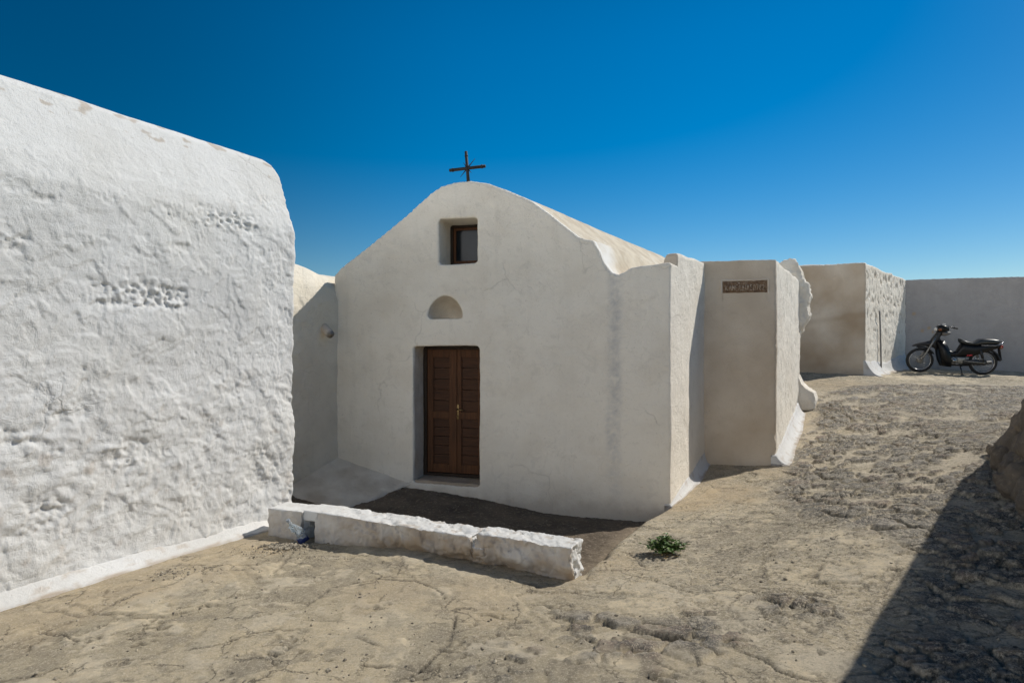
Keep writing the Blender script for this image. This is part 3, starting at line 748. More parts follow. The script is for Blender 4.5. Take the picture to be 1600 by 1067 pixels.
    box(bm, a2, a2 + fw2, c2, c3, wd + .015, wd + .05); box(bm, b2 - fw2, b2, c2, c3, wd + .015, wd + .05); box(bm, a2 + fw2, b2 - fw2, c3 - fw2, c3, wd + .015, wd + .05); box(bm, a2 + fw2, b2 - fw2, c2, c2 + fw2, wd + .015, wd + .05)
    link('sash', bm_mesh('sash', bm), M['wood'], win)
    bm = bmesh.new(); box(bm, a2 + fw2 - .006, b2 - fw2 + .006, c2 + fw2 - .006, c3 - fw2 + .006, wd + .028, wd + .034, 0)
    link('pane', bm_mesh('pane', bm), M['glass'], win)
    # iron cross on the gable
    s, e = fxz(728, 284); e -= .03; dy = .10
    bm = bmesh.new()
    base = fpt(s, e, dy); topc = fpt(s - .035, e + .42, dy)
    def at(t, side=0, up=0): return base + (topc - base) * t + Vector((FU[0], FU[1], 0)) * side + Vector((0, 0, up))
    add_tube(bm, [at(0), at(1)], [.021, .017], 8)
    add_tube(bm, [at(.86), at(.90)], .021, 8); add_tube(bm, [at(.985), at(1.01)], .017, 8)
    cpt = at(.52); arm = Vector((FU[0], FU[1], .035)) * .225
    add_tube(bm, [cpt - arm, cpt + arm], .020, 8)
    for sg in (-1, 1):
        add_tube(bm, [cpt + arm * sg * .80, cpt + arm * sg * .86], .025, 8); add_tube(bm, [cpt + arm * sg * .97, cpt + arm * sg * 1.02], .019, 8)
    add_tube(bm, [at(.47), at(.57)], .024, 8)
    for ang, L in ((48, .15), (125, .09), (228, .135), (312, .08)):
        q = math.radians(ang); dirv = Vector((FU[0] * math.cos(q), FU[1] * math.cos(q), math.sin(q)))
        add_tube(bm, [cpt + dirv * .01, cpt + dirv * L], [.008, .002], 6)
    add_tube(bm, [at(-.02), at(.05)], [.035, .022], 10)
    link('cross', bm_mesh('cross', bm, True), M['iron'], CH)
    # rain spout in the corner
    p0 = np.array([rayx(516, 7.5), 7.5]); ez = (HOR - 515) / F * 7.5
    a = Vector((p0[0] - .10, p0[1] + .05, CAMZ + ez + .03)); dv = Vector((.62, -.70, -.42)).normalized()
    bm = bmesh.new()
    add_tube(bm, [a, a + dv * .22], [.058, .050], 18, False); add_tube(bm, [a + dv * .22, a + dv * .219, a + dv * .05], [.050, .036, .032], 18, True)
    me = bm_mesh('spout', bm, True)
    link('spout', me, M['tan_plaster'], CH)
    # plaster flare at the foot of the lane wall
    n1 = np.array([D[1], -D[0]])
    swept_skirt('plinth', [FR - D * .02, FR + D * .5, FR + D * 1.76], [n1, n1, n1], [.03, .12, .15], [.02, .10, .06], CH, M['skirt'], 31)
build_chapel()

# ------------------------------------------------------------------ annex with the inscribed plaque
AX = thing('annex', (3.4, 8.6, CAMZ - 1.5), 'white plastered annex with a brown carved plaque, jutting into the lane', 'annex')
A0 = np.array([2.64, 7.92]); A1 = np.array([3.36, 7.73]); A2 = np.array([4.83, 10.2])
def build_annex():
    u = (A1 - A0) / np.linalg.norm(A1 - A0); nf = np.array([u[1], -u[0]])
    poly = [tuple(A0 - u * .35), tuple(A1), tuple(A2), tuple(A2 + np.array([-1.6, .6])), tuple(A0 - u * .35 + D * 2.4)]
    V, Q, N = remeshed(prism(poly, CAMZ - 1.9, [CAMZ + 1.12, CAMZ + 1.115, CAMZ + 1.09, CAMZ + 1.09, CAMZ + 1.12]), .024, (), 2)
    S = (V[:, 0] - A0[0]) * u[0] + (V[:, 1] - A0[1]) * u[1]; E = V[:, 2] - CAMZ; dd = (V[:, 0] - A0[0]) * nf[0] + (V[:, 1] - A0[1]) * nf[1]
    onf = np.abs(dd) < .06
    fine = fbm(V, 7, 4, 23)
    rough = (1 - onf) * sstep(.5, -1.2, E)
    dsp = plaster_disp(V, 1.0, 8) + (1 - onf) * (.012 * fbm(V * np.array([1, 1, .5]), 9, 3, 33) - .02 * np.maximum(0, fbm(V * np.array([1, 1, .45]), 16, 2, 34) - .28))
    edge = np.exp(-((S - .745) / .04) ** 2) * onf * (E < .2) * .030 * np.maximum(0, fbm(V, 9, 3, 35) - .05)
    line = onf * np.exp(-((E + 1.10 - .03 * np.sin(S * 5)) / .012) ** 2) * (S > .35) * .006
    V = V + N * (dsp - edge - line)[:, None]
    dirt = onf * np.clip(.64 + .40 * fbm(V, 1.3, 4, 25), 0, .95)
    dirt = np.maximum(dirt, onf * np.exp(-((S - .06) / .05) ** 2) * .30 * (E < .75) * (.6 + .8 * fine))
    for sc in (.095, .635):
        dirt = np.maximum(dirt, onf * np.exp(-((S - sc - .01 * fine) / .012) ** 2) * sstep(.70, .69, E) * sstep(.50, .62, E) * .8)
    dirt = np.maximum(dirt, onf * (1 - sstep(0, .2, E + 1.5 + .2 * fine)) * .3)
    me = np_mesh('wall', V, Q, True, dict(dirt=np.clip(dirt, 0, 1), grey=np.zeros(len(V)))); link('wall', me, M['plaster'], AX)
    # plaque: carved slab, letters standing up from a brown ground
    s0, s1, e0, e1 = .10, .635, .695, .845
    R = Matrix(((u[0], -nf[0], 0, 0), (u[1], -nf[1], 0, 0), (0, 0, 1, 0), (0, 0, 0, 1)))
    def pt(s, e, out): p = A0 + u * s + nf * out; return Vector((p[0], p[1], CAMZ + e))
    k = NT('rusty_carved_stone')
    c = k.mix(k.rng(k.noise(16, 6, .7), .35, .65), (.21, .125, .065), (.095, .055, .030))
    c = k.mix(k.math('MULTIPLY', k.rng(k.noise(40, 5, .7), .5, .62), .6), c, (.30, .24, .18)); mp = k.out(c, .9, k.bump(k.noise(60, 5, .7), .01, .8))
    k = NT('pale_carved_letters'); c = k.mix(k.rng(k.noise(30, 5, .7), .40, .62), (.50, .42, .33), (.24, .17, .11)); ml = k.out(c, .9, k.bump(k.noise(80, 4, .7), .004, .8))
    V, Q, N = remeshed(extrude_poly([pt(a, b, .012) for a, b in ((s0, e0 + .004), (s1, e0), (s1, e1 + .004), (s0, e1))], tuple(-nf * .05) + (0,)), .006, (), 1)
    V = V + N * (.004 * fbm(V, 22, 4, 3))[:, None]
    pl = link('plaque', np_mesh('plaque', V, Q, True), mp, AX)
    G_ = {'Κ': ['0,0 0,1', '.6,1 0,.45 .6,0'], 'Α': ['0,0 .3,1 .6,0', '.12,.38 .48,.38'], 'Μ': ['0,0 .08,1 .33,.35 .58,1 .66,0'], 'Ε': ['.5,1 0,1 0,0 .5,0', '0,.5 .4,.5'], 'Δ': ['0,0 .3,1 .6,0 0,0'],
          'Ι': ['.1,0 .1,1'], 'Σ': ['.5,1 0,1 .3,.5 0,0 .5,0'], 'Ω': ['0,0 .18,0 .05,.35 .05,.75 .3,1 .55,.75 .55,.35 .42,0 .6,0'], '7': ['0,1 .5,1 .15,0'],
          '8': ['.25,.52 .02,.75 .25,1 .48,.75 .25,.52 0,.26 .25,0 .5,.26 .25,.52'], '2': ['.02,.78 .2,1 .45,.82 .4,.55 0,0 .5,0'], 'Β': ['0,0 0,1 .4,.85 .35,.6 0,.52 .45,.35 .4,.05 0,0'],
          'Ο': ['.25,0 0,.5 .25,1 .5,.5 .25,0'], 'Υ': ['0,1 .25,.5 .5,1', '.25,.5 .25,0']}
    wd = {'Μ': .66, 'Ι': .2, 'Α': .6, 'Κ': .6, 'Δ': .6, 'Ω': .6}
    def write(bm, text, s, e, h, width, r):
        tot = sum(wd.get(ch, .5) + .22 for ch in text) - .22; sx = width / tot; x = s
        for ch in text:
            for st in G_[ch]:
                pts = [tuple(float(q) for q in p.split(',')) for p in st.split()]
                for (ax, ay), (bx, by) in zip(pts[:-1], pts[1:]):
                    add_tube(bm, [pt(x + ax * sx, e + ay * h, .0145), pt(x + bx * sx, e + by * h, .0145)], r, 6)
            x += (wd.get(ch, .5) + .22) * sx
    bm = bmesh.new(); write(bm, 'ΚΑΜΕΑΔΙΑΣΩ782', s0 + .035, e0 + .032, .070, s1 - s0 - .07, .0048); write(bm, 'ΒΟΟΥ', s0 + .19, e0 + .114, .020, .10, .003)
    link('lettering', bm_mesh('lettering', bm, True), ml, pl)
    bm = bmesh.new()
    for a, b, c_, d in ((s0 - .018, s1 + .022, e1 + .012, e1 + .022), (s1 + .012, s1 + .022, e0 - .01, e1 + .012), (s0 - .022, s0 - .010, e0 - .008, e1 + .012)):
        add_box(bm, pt((a + b) / 2, (c_ + d) / 2, .004), (b - a, .02, d - c_), R, .003)
    link('plaque_border', bm_mesh('plaque_border', bm), M['tan_plaster'], pl)
    r = (A2 - A1) / np.linalg.norm(A2 - A1); n1 = np.array([r[1], -r[0]])
    swept_skirt('plinth', [A1 - r * .03, A1 + r * 1.2, A2 - r * .25], [n1, n1, n1], [.12, .17, .17], [.17, .16, .11], AX, M['skirt'], 41)
build_annex()

def lumpy(name, bm, voxel, amp, mat, parent=None, seed=0, freq=3.0, dirt=None, smooth=3, chisel=0):
    V, Q, N = remeshed(bm, voxel, (), smooth)
    d = amp * fbm(V, freq, 4, seed)
    if chisel:
        d += chisel * (np.abs(fbm(V, freq * 1.7, 3, seed + 9)) - .2)
    V = V + N * d[:, None] + 0
    dr = np.zeros(len(V)) if dirt is None else dirt(V, N)
    return link(name, np_mesh(name, V, Q, True, dict(dirt=np.clip(dr, 0, 1), grey=np.zeros(len(V)))), mat, parent)

# ------------------------------------------------------------------ broken rubble pier at the end of the annex
def build_pier():
    Y = 10.05
    o = thing('stone_pier', (5.0, 10.2, CAMZ - 1.0), 'ragged broken stone pier with an overhanging top, behind the plaque annex', 'pier')
    def P(px, py, y=Y): return Vector((rayx(px, y), y, CAMZ + (HOR - py) / F * y))
    up = [(1215, 412), (1226, 408), (1234, 403), (1242, 405), (1250, 420), (1257, 438), (1262, 447), (1266, 462), (1262, 478), (1265, 492), (1258, 505), (1250, 516), (1245, 530), (1225, 530)]
    lumpy('broken_top', extrude_poly([P(*p) for p in up], (.30, .55, 0)), .022, .030, M['plaster'], o, 51, 4.5, lambda V, N: .10 + .35 * fbm(V, 4, 3, 52), 2, .05)
    st = [(1225, 532), (1245, 529), (1248, 560), (1246, 588), (1225, 588)]
    lo_ = [(1225, 587), (1246, 586), (1252, 600), (1262, 608), (1273, 614), (1276, 626), (1272, 640), (1225, 645)]
    lumpy('shaft', extrude_poly([P(*p, Y + .03) for p in st], (.25, .5, 0)), .02, .018, M['plaster'], o, 53, 5, None, 2, .02)
    lumpy('foot', extrude_poly([P(*p) for p in lo_], (.28, .5, 0)), .02, .022, M['plaster'], o, 54, 4, lambda V, N: .1 + .2 * fbm(V, 4, 3, 55), 3, .02)
build_pier()

# ------------------------------------------------------------------ low wall between the left house and the chapel
def build_low_wall():
    o = thing('low_wall', (-.8, 4.9, CAMZ - 1.62), 'low chipped white wall with a drain gap, edging the sunken forecourt', 'low wall')
    W0 = np.array([-2.16, 5.27]); W1 = np.array([.455, 4.12]); u = (W1 - W0) / np.linalg.norm(W1 - W0); nb = np.array([-u[1], u[0]])
    L = np.linalg.norm(W1 - W0)
    def sx(px):
        d = np.array([(px - CX) / F, 1.0]); A = np.array([[d[0], -u[0]], [d[1], -u[1]]]); return np.linalg.solve(A, W0)[1]
    def piece(name, s0, s1, t0, t1, th, seed, tilt=0):
        a, b = W0 + u * s0, W0 + u * s1
        poly = [tuple(a), tuple(b), tuple(b + nb * th), tuple(a + nb * th)]
        tp = [tuple(a + nb * .03), tuple(b + nb * .02 - u * .01), tuple(b + nb * (th - .03)), tuple(a + nb * (th - .03))]
        bm = prism(poly, CAMZ - 2.05, [CAMZ + t0, CAMZ + t1, CAMZ + t1 + tilt, CAMZ + t0 + tilt], tp)
        V, Q, N = remeshed(bm, .0095, (), 1)
        S = (V[:, 0] - W0[0]) * u[0] + (V[:, 1] - W0[1]) * u[1]; T = (V[:, 0] - W0[0]) * nb[0] + (V[:, 1] - W0[1]) * nb[1]; E = V[:, 2] - CAMZ
        r = .35 + .65 * sstep(.5, 1.3, S)
        d = r * (.026 * fbm(V, 3.2, 3, seed) - .075 * np.maximum(0, fbm(V, 6, 3, seed + 2) - .10) + .024 * fbm(V, 11, 4, seed + 4) + .012 * np.abs(fbm(V, 18, 3, seed + 6))) + .007 * fbm(V, 24, 4, seed + 3, .65) - r * .016 * sstep(.10, .16, fbm(V, 5, 4, seed + 7, .6)) - r * .012 * sstep(.22, .26, fbm(V, 9, 3, seed + 8))
        d = d * (1 - .5 * sstep(.3, .7, N[:, 2]))
        under = sstep(-1.50, -1.62, E) * (T < .12) * .07 * sstep(.7, 1.4, S)
        V = V + N * d[:, None]; V[:, :2] += nb * under[:, None]
        dirt = (T < .05) * np.clip(.62 + .65 * fbm(V, 4.5, 4, seed + 5) + .25 * sstep(-1.45, -1.62, E), 0, 1.) * (.6 + .4 * sstep(.4, 1.2, S)) * (N[:, 2] < .5)
        dirt = np.maximum(dirt, (N[:, 2] >= .4) * r * .45 * sstep(.12, .32, fbm(V, 13, 4, seed + 11, .65)))
        link(name, np_mesh(name, V, Q, True, dict(dirt=np.clip(dirt, 0, 1), grey=np.zeros(len(V)))), M['rough_plaster'], o)
    g0, g1, n0 = sx(470), sx(488), sx(737)
    piece('wall_end', .03, g0, -1.40, -1.385, .30, 61)
    piece('wall_stretch', g1, n0 - .01, -1.375, -1.395, .31, 62)
    piece('end_stone', n0 + .015, L - .05, -1.365, -1.375, .27, 63)
    piece('rubble_core', n0 - .06, n0 + .09, -1.47, -1.47, .25, 64)
    # slab over the drain
    a, b = W0 + u * (g0 - .03), W0 + u * (g1 + .03)
    bm = prism([tuple(a + nb * .05), tuple(b + nb * .05), tuple(b + nb * .29), tuple(a + nb * .29)], CAMZ - 1.47, CAMZ - 1.382)
    lumpy('drain_lintel', bm, .012, .008, M['rough_plaster'], o, 66)
    a, b = W0 + u * (g0 - .02), W0 + u * (g1 + .02)
    bm = prism([tuple(a + nb * .20), tuple(b + nb * .20), tuple(b + nb * .28), tuple(a + nb * .28)], CAMZ - 2.0, CAMZ - 1.46)
    lumpy('drain_back', bm, .012, .006, M['rubble'], o, 67)
    # loose plaster spill at the end stone
    return W0, u, nb, g0, g1
LW = build_low_wall()

# ------------------------------------------------------------------ left house
HW = np.array([.475, .880]); HN = np.array([HW[1], -HW[0]]); HC = np.array([-2.10, 5.78])
HS = thing('whitewashed_house', (HC[0] - 1.2, HC[1] - 3, CAMZ - 1.6), 'big white house with lumpy lime plaster over rubble, beside the low wall', 'house')
def build_house():
    def slab(s0, s1, voxel, endround, seed, name):
        a, b = HC + HW * s0, HC + HW * s1; th = -HN * .9
        z0 = CAMZ - 2.1; zt = CAMZ + 1.82
        prof = [(0, z0), (.0, CAMZ + 1.10), (-.03, CAMZ + 1.24), (-.21, CAMZ + 1.74), (-.27, CAMZ + 1.79), (-.42, zt), (-.9, CAMZ + 1.78), (-.9, z0)]
        pts = [Vector((a[0] + HN[0] * n, a[1] + HN[1] * n, z)) for n, z in prof]
        bm = extrude_poly(pts, ((b - a)[0], (b - a)[1], 0))
        cut = []
        if endround:
            # round over the top corner at the far end and lean the arris
            def C(s, z, n): p = HC + HW * s + HN * n; return Vector((p[0], p[1], CAMZ + z))
            R_ = .33; arc = [C(.05 - R_ + R_ * math.sin(t), 1.86 - R_ * 1.25 + R_ * 1.25 * math.cos(t), .4) for t in [math.pi / 2 * i / 9 for i in range(10)]]
            pl = [C(.5, 2.3, .4), C(.05 - R_ - .02, 2.3, .4)] + arc + [C(.5, 1.86 - R_ * 1.25, .4)]
            cut.append(extrude_poly(pl, tuple(-HN * 2) + (0,)))
        V, Q, N = remeshed(bm, voxel, cut, 3)
        S = (V[:, 0] - HC[0]) * HW[0] + (V[:, 1] - HC[1]) * HW[1]; T = (V[:, 0] - HC[0]) * HN[0] + (V[:, 1] - HC[1]) * HN[1]; E = V[:, 2] - CAMZ
        face = sstep(-.25, -.05, T)
        d = plaster_disp(V, 1.5, 15)
        SZ = np.stack([S, E, S * 0], 1)
        wob = SZ + .06 * np.stack([fbm(SZ, 2.5, 3, 81), fbm(SZ + 7, 2.5, 3, 82), S * 0], 1)
        # windows in the whitewash where the pitted rubble shows
        mask = np.zeros(len(V)); mpit = np.zeros(len(V))
        for (px0, px1, py0, py1, k) in ((135, 305, 432, 488, 1.25), (298, 410, 312, 368, 1.1), (380, 450, 290, 340, .8), (225, 280, 312, 345, .6), (40, 85, 300, 320, .7), (-20, 45, 365, 400, .9), (260, 300, 375, 395, .6), (205, 245, 385, 410, .5),
                                        (60, 190, 500, 540, .0), (395, 450, 380, 460, .45), (150, 260, 690, 730, .7), (300, 350, 640, 690, .5), (0, 60, 660, 700, .6), (10, 120, 770, 830, .8), (270, 330, 745, 800, .5), (380, 450, 690, 760, .6), (330, 400, 570, 620, .5), (60, 150, 620, 660, .5)):
            q = []
            for (px, py) in ((px0, py0), (px1, py1)):
                dr = np.array([(px - CX) / F, 1.0]); t, s = np.linalg.solve(np.array([[dr[0], -HW[0]], [dr[1], -HW[1]]]), HC); q.append((s, (HOR - py) / F * t))
            (sa, ea), (sb, eb) = q; cs, ce = (sa + sb) / 2, (ea + eb) / 2; hs, he = abs(sb - sa) / 2, abs(ea - eb) / 2
            rr = np.maximum(np.abs(wob[:, 0] - cs) / hs, np.abs(wob[:, 1] - ce) / he)
            mk_ = k * (1 - sstep(.5, 1.1, rr)); mask = np.maximum(mask, mk_); mpit = np.maximum(mpit, mk_ * (1.0 if k >= .8 and py0 < 440 else .25))
        low = sstep(.15, -.7, E + .35 * fbm(SZ, .8, 3, 83)) * .55 + sstep(.1, .5, fbm(SZ, .9, 3, 84)) * .25
        f1, f2, cid = worley(wob[:, :2] * np.array([1, 1.2]) + .05 * np.stack([fbm(SZ, 8, 4, 85, .65), fbm(SZ + 3, 8, 4, 86, .65)], 1), 19, 6)
        pit = 1 - (1 - sstep(.08, .62, f1)) * (.35 + .9 * cid)
        mask = np.clip(mask * (1 + .8 * fbm(SZ, 7, 3, 96)), 0, 1.3)
        rough = fbm(SZ, 6, 4, 87); rough2 = np.abs(fbm(SZ, 3.2, 4, 88))
        step = mask * .010
        d = d + face * (mpit * .020 * (pit - .6) + mask * (0 + .020 * (np.abs(fbm(SZ * np.array([1, 1.3, 1]), 10, 3, 98)) * 2 - .5) + .012 * rough) - step + low * (.024 * rough + .030 * (rough2 - .2) + .030 * (np.abs(fbm(SZ * np.array([.8, 1.5, 1]), 5, 4, 99)) - .2)) + sstep(-.1, .35, fbm(SZ, 1.5, 3, 97)) * (.007 * fbm(SZ, 15, 4, 95, .6)) + .0022 * fbm(SZ, 30, 3, 89))
        # flaked whitewash: thin edges
        fl = fbm(wob, 1.6, 4, 90); fl2 = fbm(wob + 5, 3.4, 5, 100, .6); d += face * (.006 * sstep(.05, .06, fl) + .007 * sstep(-.16, -.15, fl) + .005 * sstep(.24, .25, fl) + .005 * sstep(.12, .13, fl2) - .006 * sstep(-.24, -.26, fl2))
        # irregular arris
        arr = sstep(-.22, .02, S) * face; d += arr * .016 * fbm(V, 6, 3, 91)
        smooth_cap = sstep(1.05, 1.25, E)
        V = V + N * (d * (1 - .6 * smooth_cap))[:, None]
        dirt = face * np.clip(sstep(.22, .5, fbm(SZ, 6, 4, 92)) * low * .55 + mask * (1 - pit) * .10, 0, .4)
        chip = (E > 1.60) * sstep(.22, .34, fbm(SZ * np.array([1, 2, 1]), 5, 3, 93)) * .55
        me = np_mesh(name, V, Q, True, dict(dirt=np.clip(np.maximum(dirt, chip), 0, 1), grey=np.clip(.12 + .22 * fbm(SZ, 1.2, 3, 94), 0, .3) * (1 - smooth_cap)))
        link(name, me, M['rough_plaster'], HS)
    slab(-3.5, .015, .0125, True, 1, 'wall')
    slab(-11.0, -3.44, .05, False, 2, 'side_wall')
    a, b = HC + HW * -11, HC + HW * -.25
    back = -HN * 4.2
    bm = prism([tuple(a - HN * .85), tuple(b - HN * .85), tuple(b + back), tuple(a + back)], CAMZ - 2.1, CAMZ + 1.62)
    lumpy('rear_block', bm, .09, .02, M['rough_plaster'], HS, 12)
    swept_skirt('plinth', [HC - HW * 11, HC - HW * 4, HC + HW * -.06], [HN, HN, HN], [.07, .07, .07], [.13, .13, .12], HS, M['skirt'], 21, 200, 1.5)
build_house()

# ------------------------------------------------------------------ wall behind the house, running to the chapel corner
def build_flank():
    o = thing('boundary_wall', (-2.9, 6.9, CAMZ - 1.8), 'tall white boundary wall in the gap behind the big house, half in chapel shade', 'wall')
    a = FL - D * 2.6; b = FL + D * .35; nrm = np.array([D[1], -D[0]])
    prof = [(0, CAMZ - 2.2), (0, CAMZ + .55), (-.05, CAMZ + .78), (-.16, CAMZ + .98), (-.32, CAMZ + 1.04), (-.8, CAMZ + 1.02), (-.8, CAMZ - 2.2)]
    bm = extrude_poly([Vector((a[0] + nrm[0] * n, a[1] + nrm[1] * n, z)) for n, z in prof], ((b - a)[0], (b - a)[1], 0))
    V, Q, N = remeshed(bm, .025, (), 4)
    S = (V[:, 0] - FL[0]) * D[0] + (V[:, 1] - FL[1]) * D[1]; E = V[:, 2] - CAMZ
    V[:, 2] -= .10 * sstep(-.45, .0, S) * sstep(.6, 1.0, E)
    rough = sstep(.75, .5, E) * sstep(-.3, -.55, S)
    V = V + N * (plaster_disp(V, 1.3, 18) + rough * .022 * fbm(V, 7, 3, 19))[:, None]
    me = np_mesh('wall', V, Q, True, dict(dirt=np.clip((.22 + .2 * fbm(V, 2, 3, 20)) * sstep(.75, .3, E - .5 * (S + .6)), 0, .5), grey=np.zeros(len(V))))  # diagonal tint paints the chapel's cast shade into the wall colour
    link('wall', me, M['bright_plaster'], o)
build_flank()

# ------------------------------------------------------------------ far house and end wall
def build_far():
    o = thing('far_house', (7.0, 14.0, CAMZ - .6), 'flat-roofed white house at the lane end with a black pipe on its bright pitted side', 'house')
    c = np.array([7.38, 12.70]); l = c + np.array([-.966, .26]) * 4.2; r = np.array([9.75, 15.05]); bk = r + np.array([-3.9, 1.3])
    rd = (r - c) / np.linalg.norm(r - c); rn = np.array([rd[1], -rd[0]])
    V, Q, N = remeshed(prism([tuple(l), tuple(c), tuple(r), tuple(bk)], CAMZ - 1.4, [CAMZ + 1.73, CAMZ + 1.765, CAMZ + 1.66, CAMZ + 1.66]), .03, (), 2)
    T = (V[:, 0] - c[0]) * rn[0] + (V[:, 1] - c[1]) * rn[1]; S = (V[:, 0] - c[0]) * rd[0] + (V[:, 1] - c[1]) * rd[1]; E = V[:, 2] - CAMZ
    right = (T > -.06) & (S > .03)
    SZ = np.stack([S, E, S * 0], 1)
    holes = right * sstep(.20, .42, fbm(SZ * np.array([1.0, .75, 1]), 9, 3, 31) + .22 * sstep(.2, .9, E) - .05)
    band = sstep(.05, .30, np.abs(((E - .25) / .42) % 1 - .5))
    d = plaster_disp(V, 1.5, 28) - holes * .022 * band + right * .012 * fbm(SZ, 8, 3, 33)
    V = V + N * d[:, None]
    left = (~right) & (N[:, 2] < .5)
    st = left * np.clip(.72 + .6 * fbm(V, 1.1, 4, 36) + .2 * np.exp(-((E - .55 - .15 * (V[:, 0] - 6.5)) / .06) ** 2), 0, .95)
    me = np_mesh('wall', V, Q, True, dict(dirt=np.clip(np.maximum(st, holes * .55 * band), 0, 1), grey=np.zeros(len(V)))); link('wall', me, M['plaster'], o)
    p = c + rd * .85 + rn * .05
    z0 = gz(p[0], p[1])
    bm = bmesh.new(); add_tube(bm, [(p[0] + rd[0] * .12, p[1] + rd[1] * .12, z0 + .1), (p[0] + rd[0] * .09, p[1] + rd[1] * .09, z0 + .5), (p[0] + rd[0] * .05, p[1] + rd[1] * .05, z0 + 1.0), (p[0], p[1], z0 + 1.36)], .017, 8)
    link('pipe', bm_mesh('pipe', bm, True), M['lead'], o)
    swept_skirt('plinth', [c - rd * .02, c + rd * 1.2, r - rd * .1], [rn, rn, rn], [.30, .20, .36], [.32, .12, .22], o, M['skirt'], 43)
    # end wall behind the motorbike
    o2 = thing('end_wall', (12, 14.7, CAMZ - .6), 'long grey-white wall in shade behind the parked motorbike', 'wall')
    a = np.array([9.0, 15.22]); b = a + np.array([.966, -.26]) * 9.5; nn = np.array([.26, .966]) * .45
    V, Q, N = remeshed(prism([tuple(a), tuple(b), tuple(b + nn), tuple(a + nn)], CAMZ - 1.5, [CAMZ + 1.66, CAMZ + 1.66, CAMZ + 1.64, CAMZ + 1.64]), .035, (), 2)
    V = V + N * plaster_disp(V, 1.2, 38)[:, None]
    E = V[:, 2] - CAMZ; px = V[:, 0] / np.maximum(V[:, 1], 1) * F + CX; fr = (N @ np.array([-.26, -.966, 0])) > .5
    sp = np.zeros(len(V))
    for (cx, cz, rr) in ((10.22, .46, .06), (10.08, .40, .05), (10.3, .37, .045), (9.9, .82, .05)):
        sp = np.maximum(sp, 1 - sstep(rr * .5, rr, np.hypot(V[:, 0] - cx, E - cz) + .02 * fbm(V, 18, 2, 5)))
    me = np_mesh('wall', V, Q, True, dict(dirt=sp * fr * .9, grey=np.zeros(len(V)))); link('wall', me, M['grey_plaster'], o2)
build_far()

# ------------------------------------------------------------------ rubble building on the right that throws the shade
def build_right():
    o = thing('rubble_building', (5.6, 5.0, CAMZ - 1.4), 'brown rubble stone building with a battered corner, at the right edge of the lane', 'building')
    base = [(5.28, 6.75), (3.98, 4.72), (3.02, 2.9), (2.75, 0.0), (2.5, -4.5), (8.5, -5.0), (9.5, 7.5)]
    top = [(6.48, 6.55), (4.25, 4.02), (3.22, 2.8), (3.0, 0.0), (2.7, -4.5), (8.5, -5.0), (9.3, 7.3)]
    zt = [CAMZ + 1.06] * len(top); zt[1] = CAMZ + 1.0
    V, Q, N = remeshed(prism(base, [CAMZ + q for q in (-1.32, -1.62, -1.7, -1.8, -1.9, -1.9, -1.5)], zt, top), .034, (), 3)
    u = fbm(V, .6, 2, 5)
    f1, f2, cid = worley(np.stack([V[:, 0] * .6 + V[:, 1] * .8, V[:, 2] * 1.3], 1) + .12 * np.stack([fbm(V, 1.5, 2, 6), fbm(V + 3, 1.5, 2, 7)], 1), 2.6, 12)
    low = sstep(-.55, -1.1, V[:, 2] - CAMZ)
    d = .05 * u + .02 * fbm(V, 4, 4, 8) + .06 * (np.abs(fbm(V, 3.3, 4, 9)) - .2) + .012 * fbm(V, 13, 3, 10) + (.35 + .9 * low) * .05 * (sstep(.02, .3, f2 - f1) - .5 + .6 * (cid - .5))
    V = V + N * (d * (N[:, 2] < .6) * (1 - .8 * sstep(.2, .85, V[:, 2] - CAMZ)))[:, None]
    me = np_mesh('wall', V, Q, True, dict(dirt=np.clip((1 - sstep(.0, .14, f2 - f1)) * .7, 0, 1), grey=np.zeros(len(V)))); link('wall', me, M['rubble'], o)
    # boulders at its foot
    for i, (x, y, s, seed) in enumerate(((5.26, 6.62, .10, 1), (5.02, 6.12, .15, 2), (4.80, 5.75, .20, 3), (4.52, 5.28, .22, 4), (4.28, 4.90, .18, 5))):
        b = bmesh.new(); bmesh.ops.create_icosphere(b, subdivisions=3, radius=1)
        bmesh.ops.transform(b, matrix=Matrix.Translation((x, y, gz(x, y) + s * .55)) @ Matrix.Rotation(seed * 1.3, 4, 'Z') @ Matrix.Diagonal((s * 1.2, s * .8, s * (1.2 if i == 1 else .9), 1)), verts=b.verts)
        st = lumpy('footing_stone', b, .016, .05, M['rubble'], o, 200 + seed, 4, None, 1, .06)
build_right()

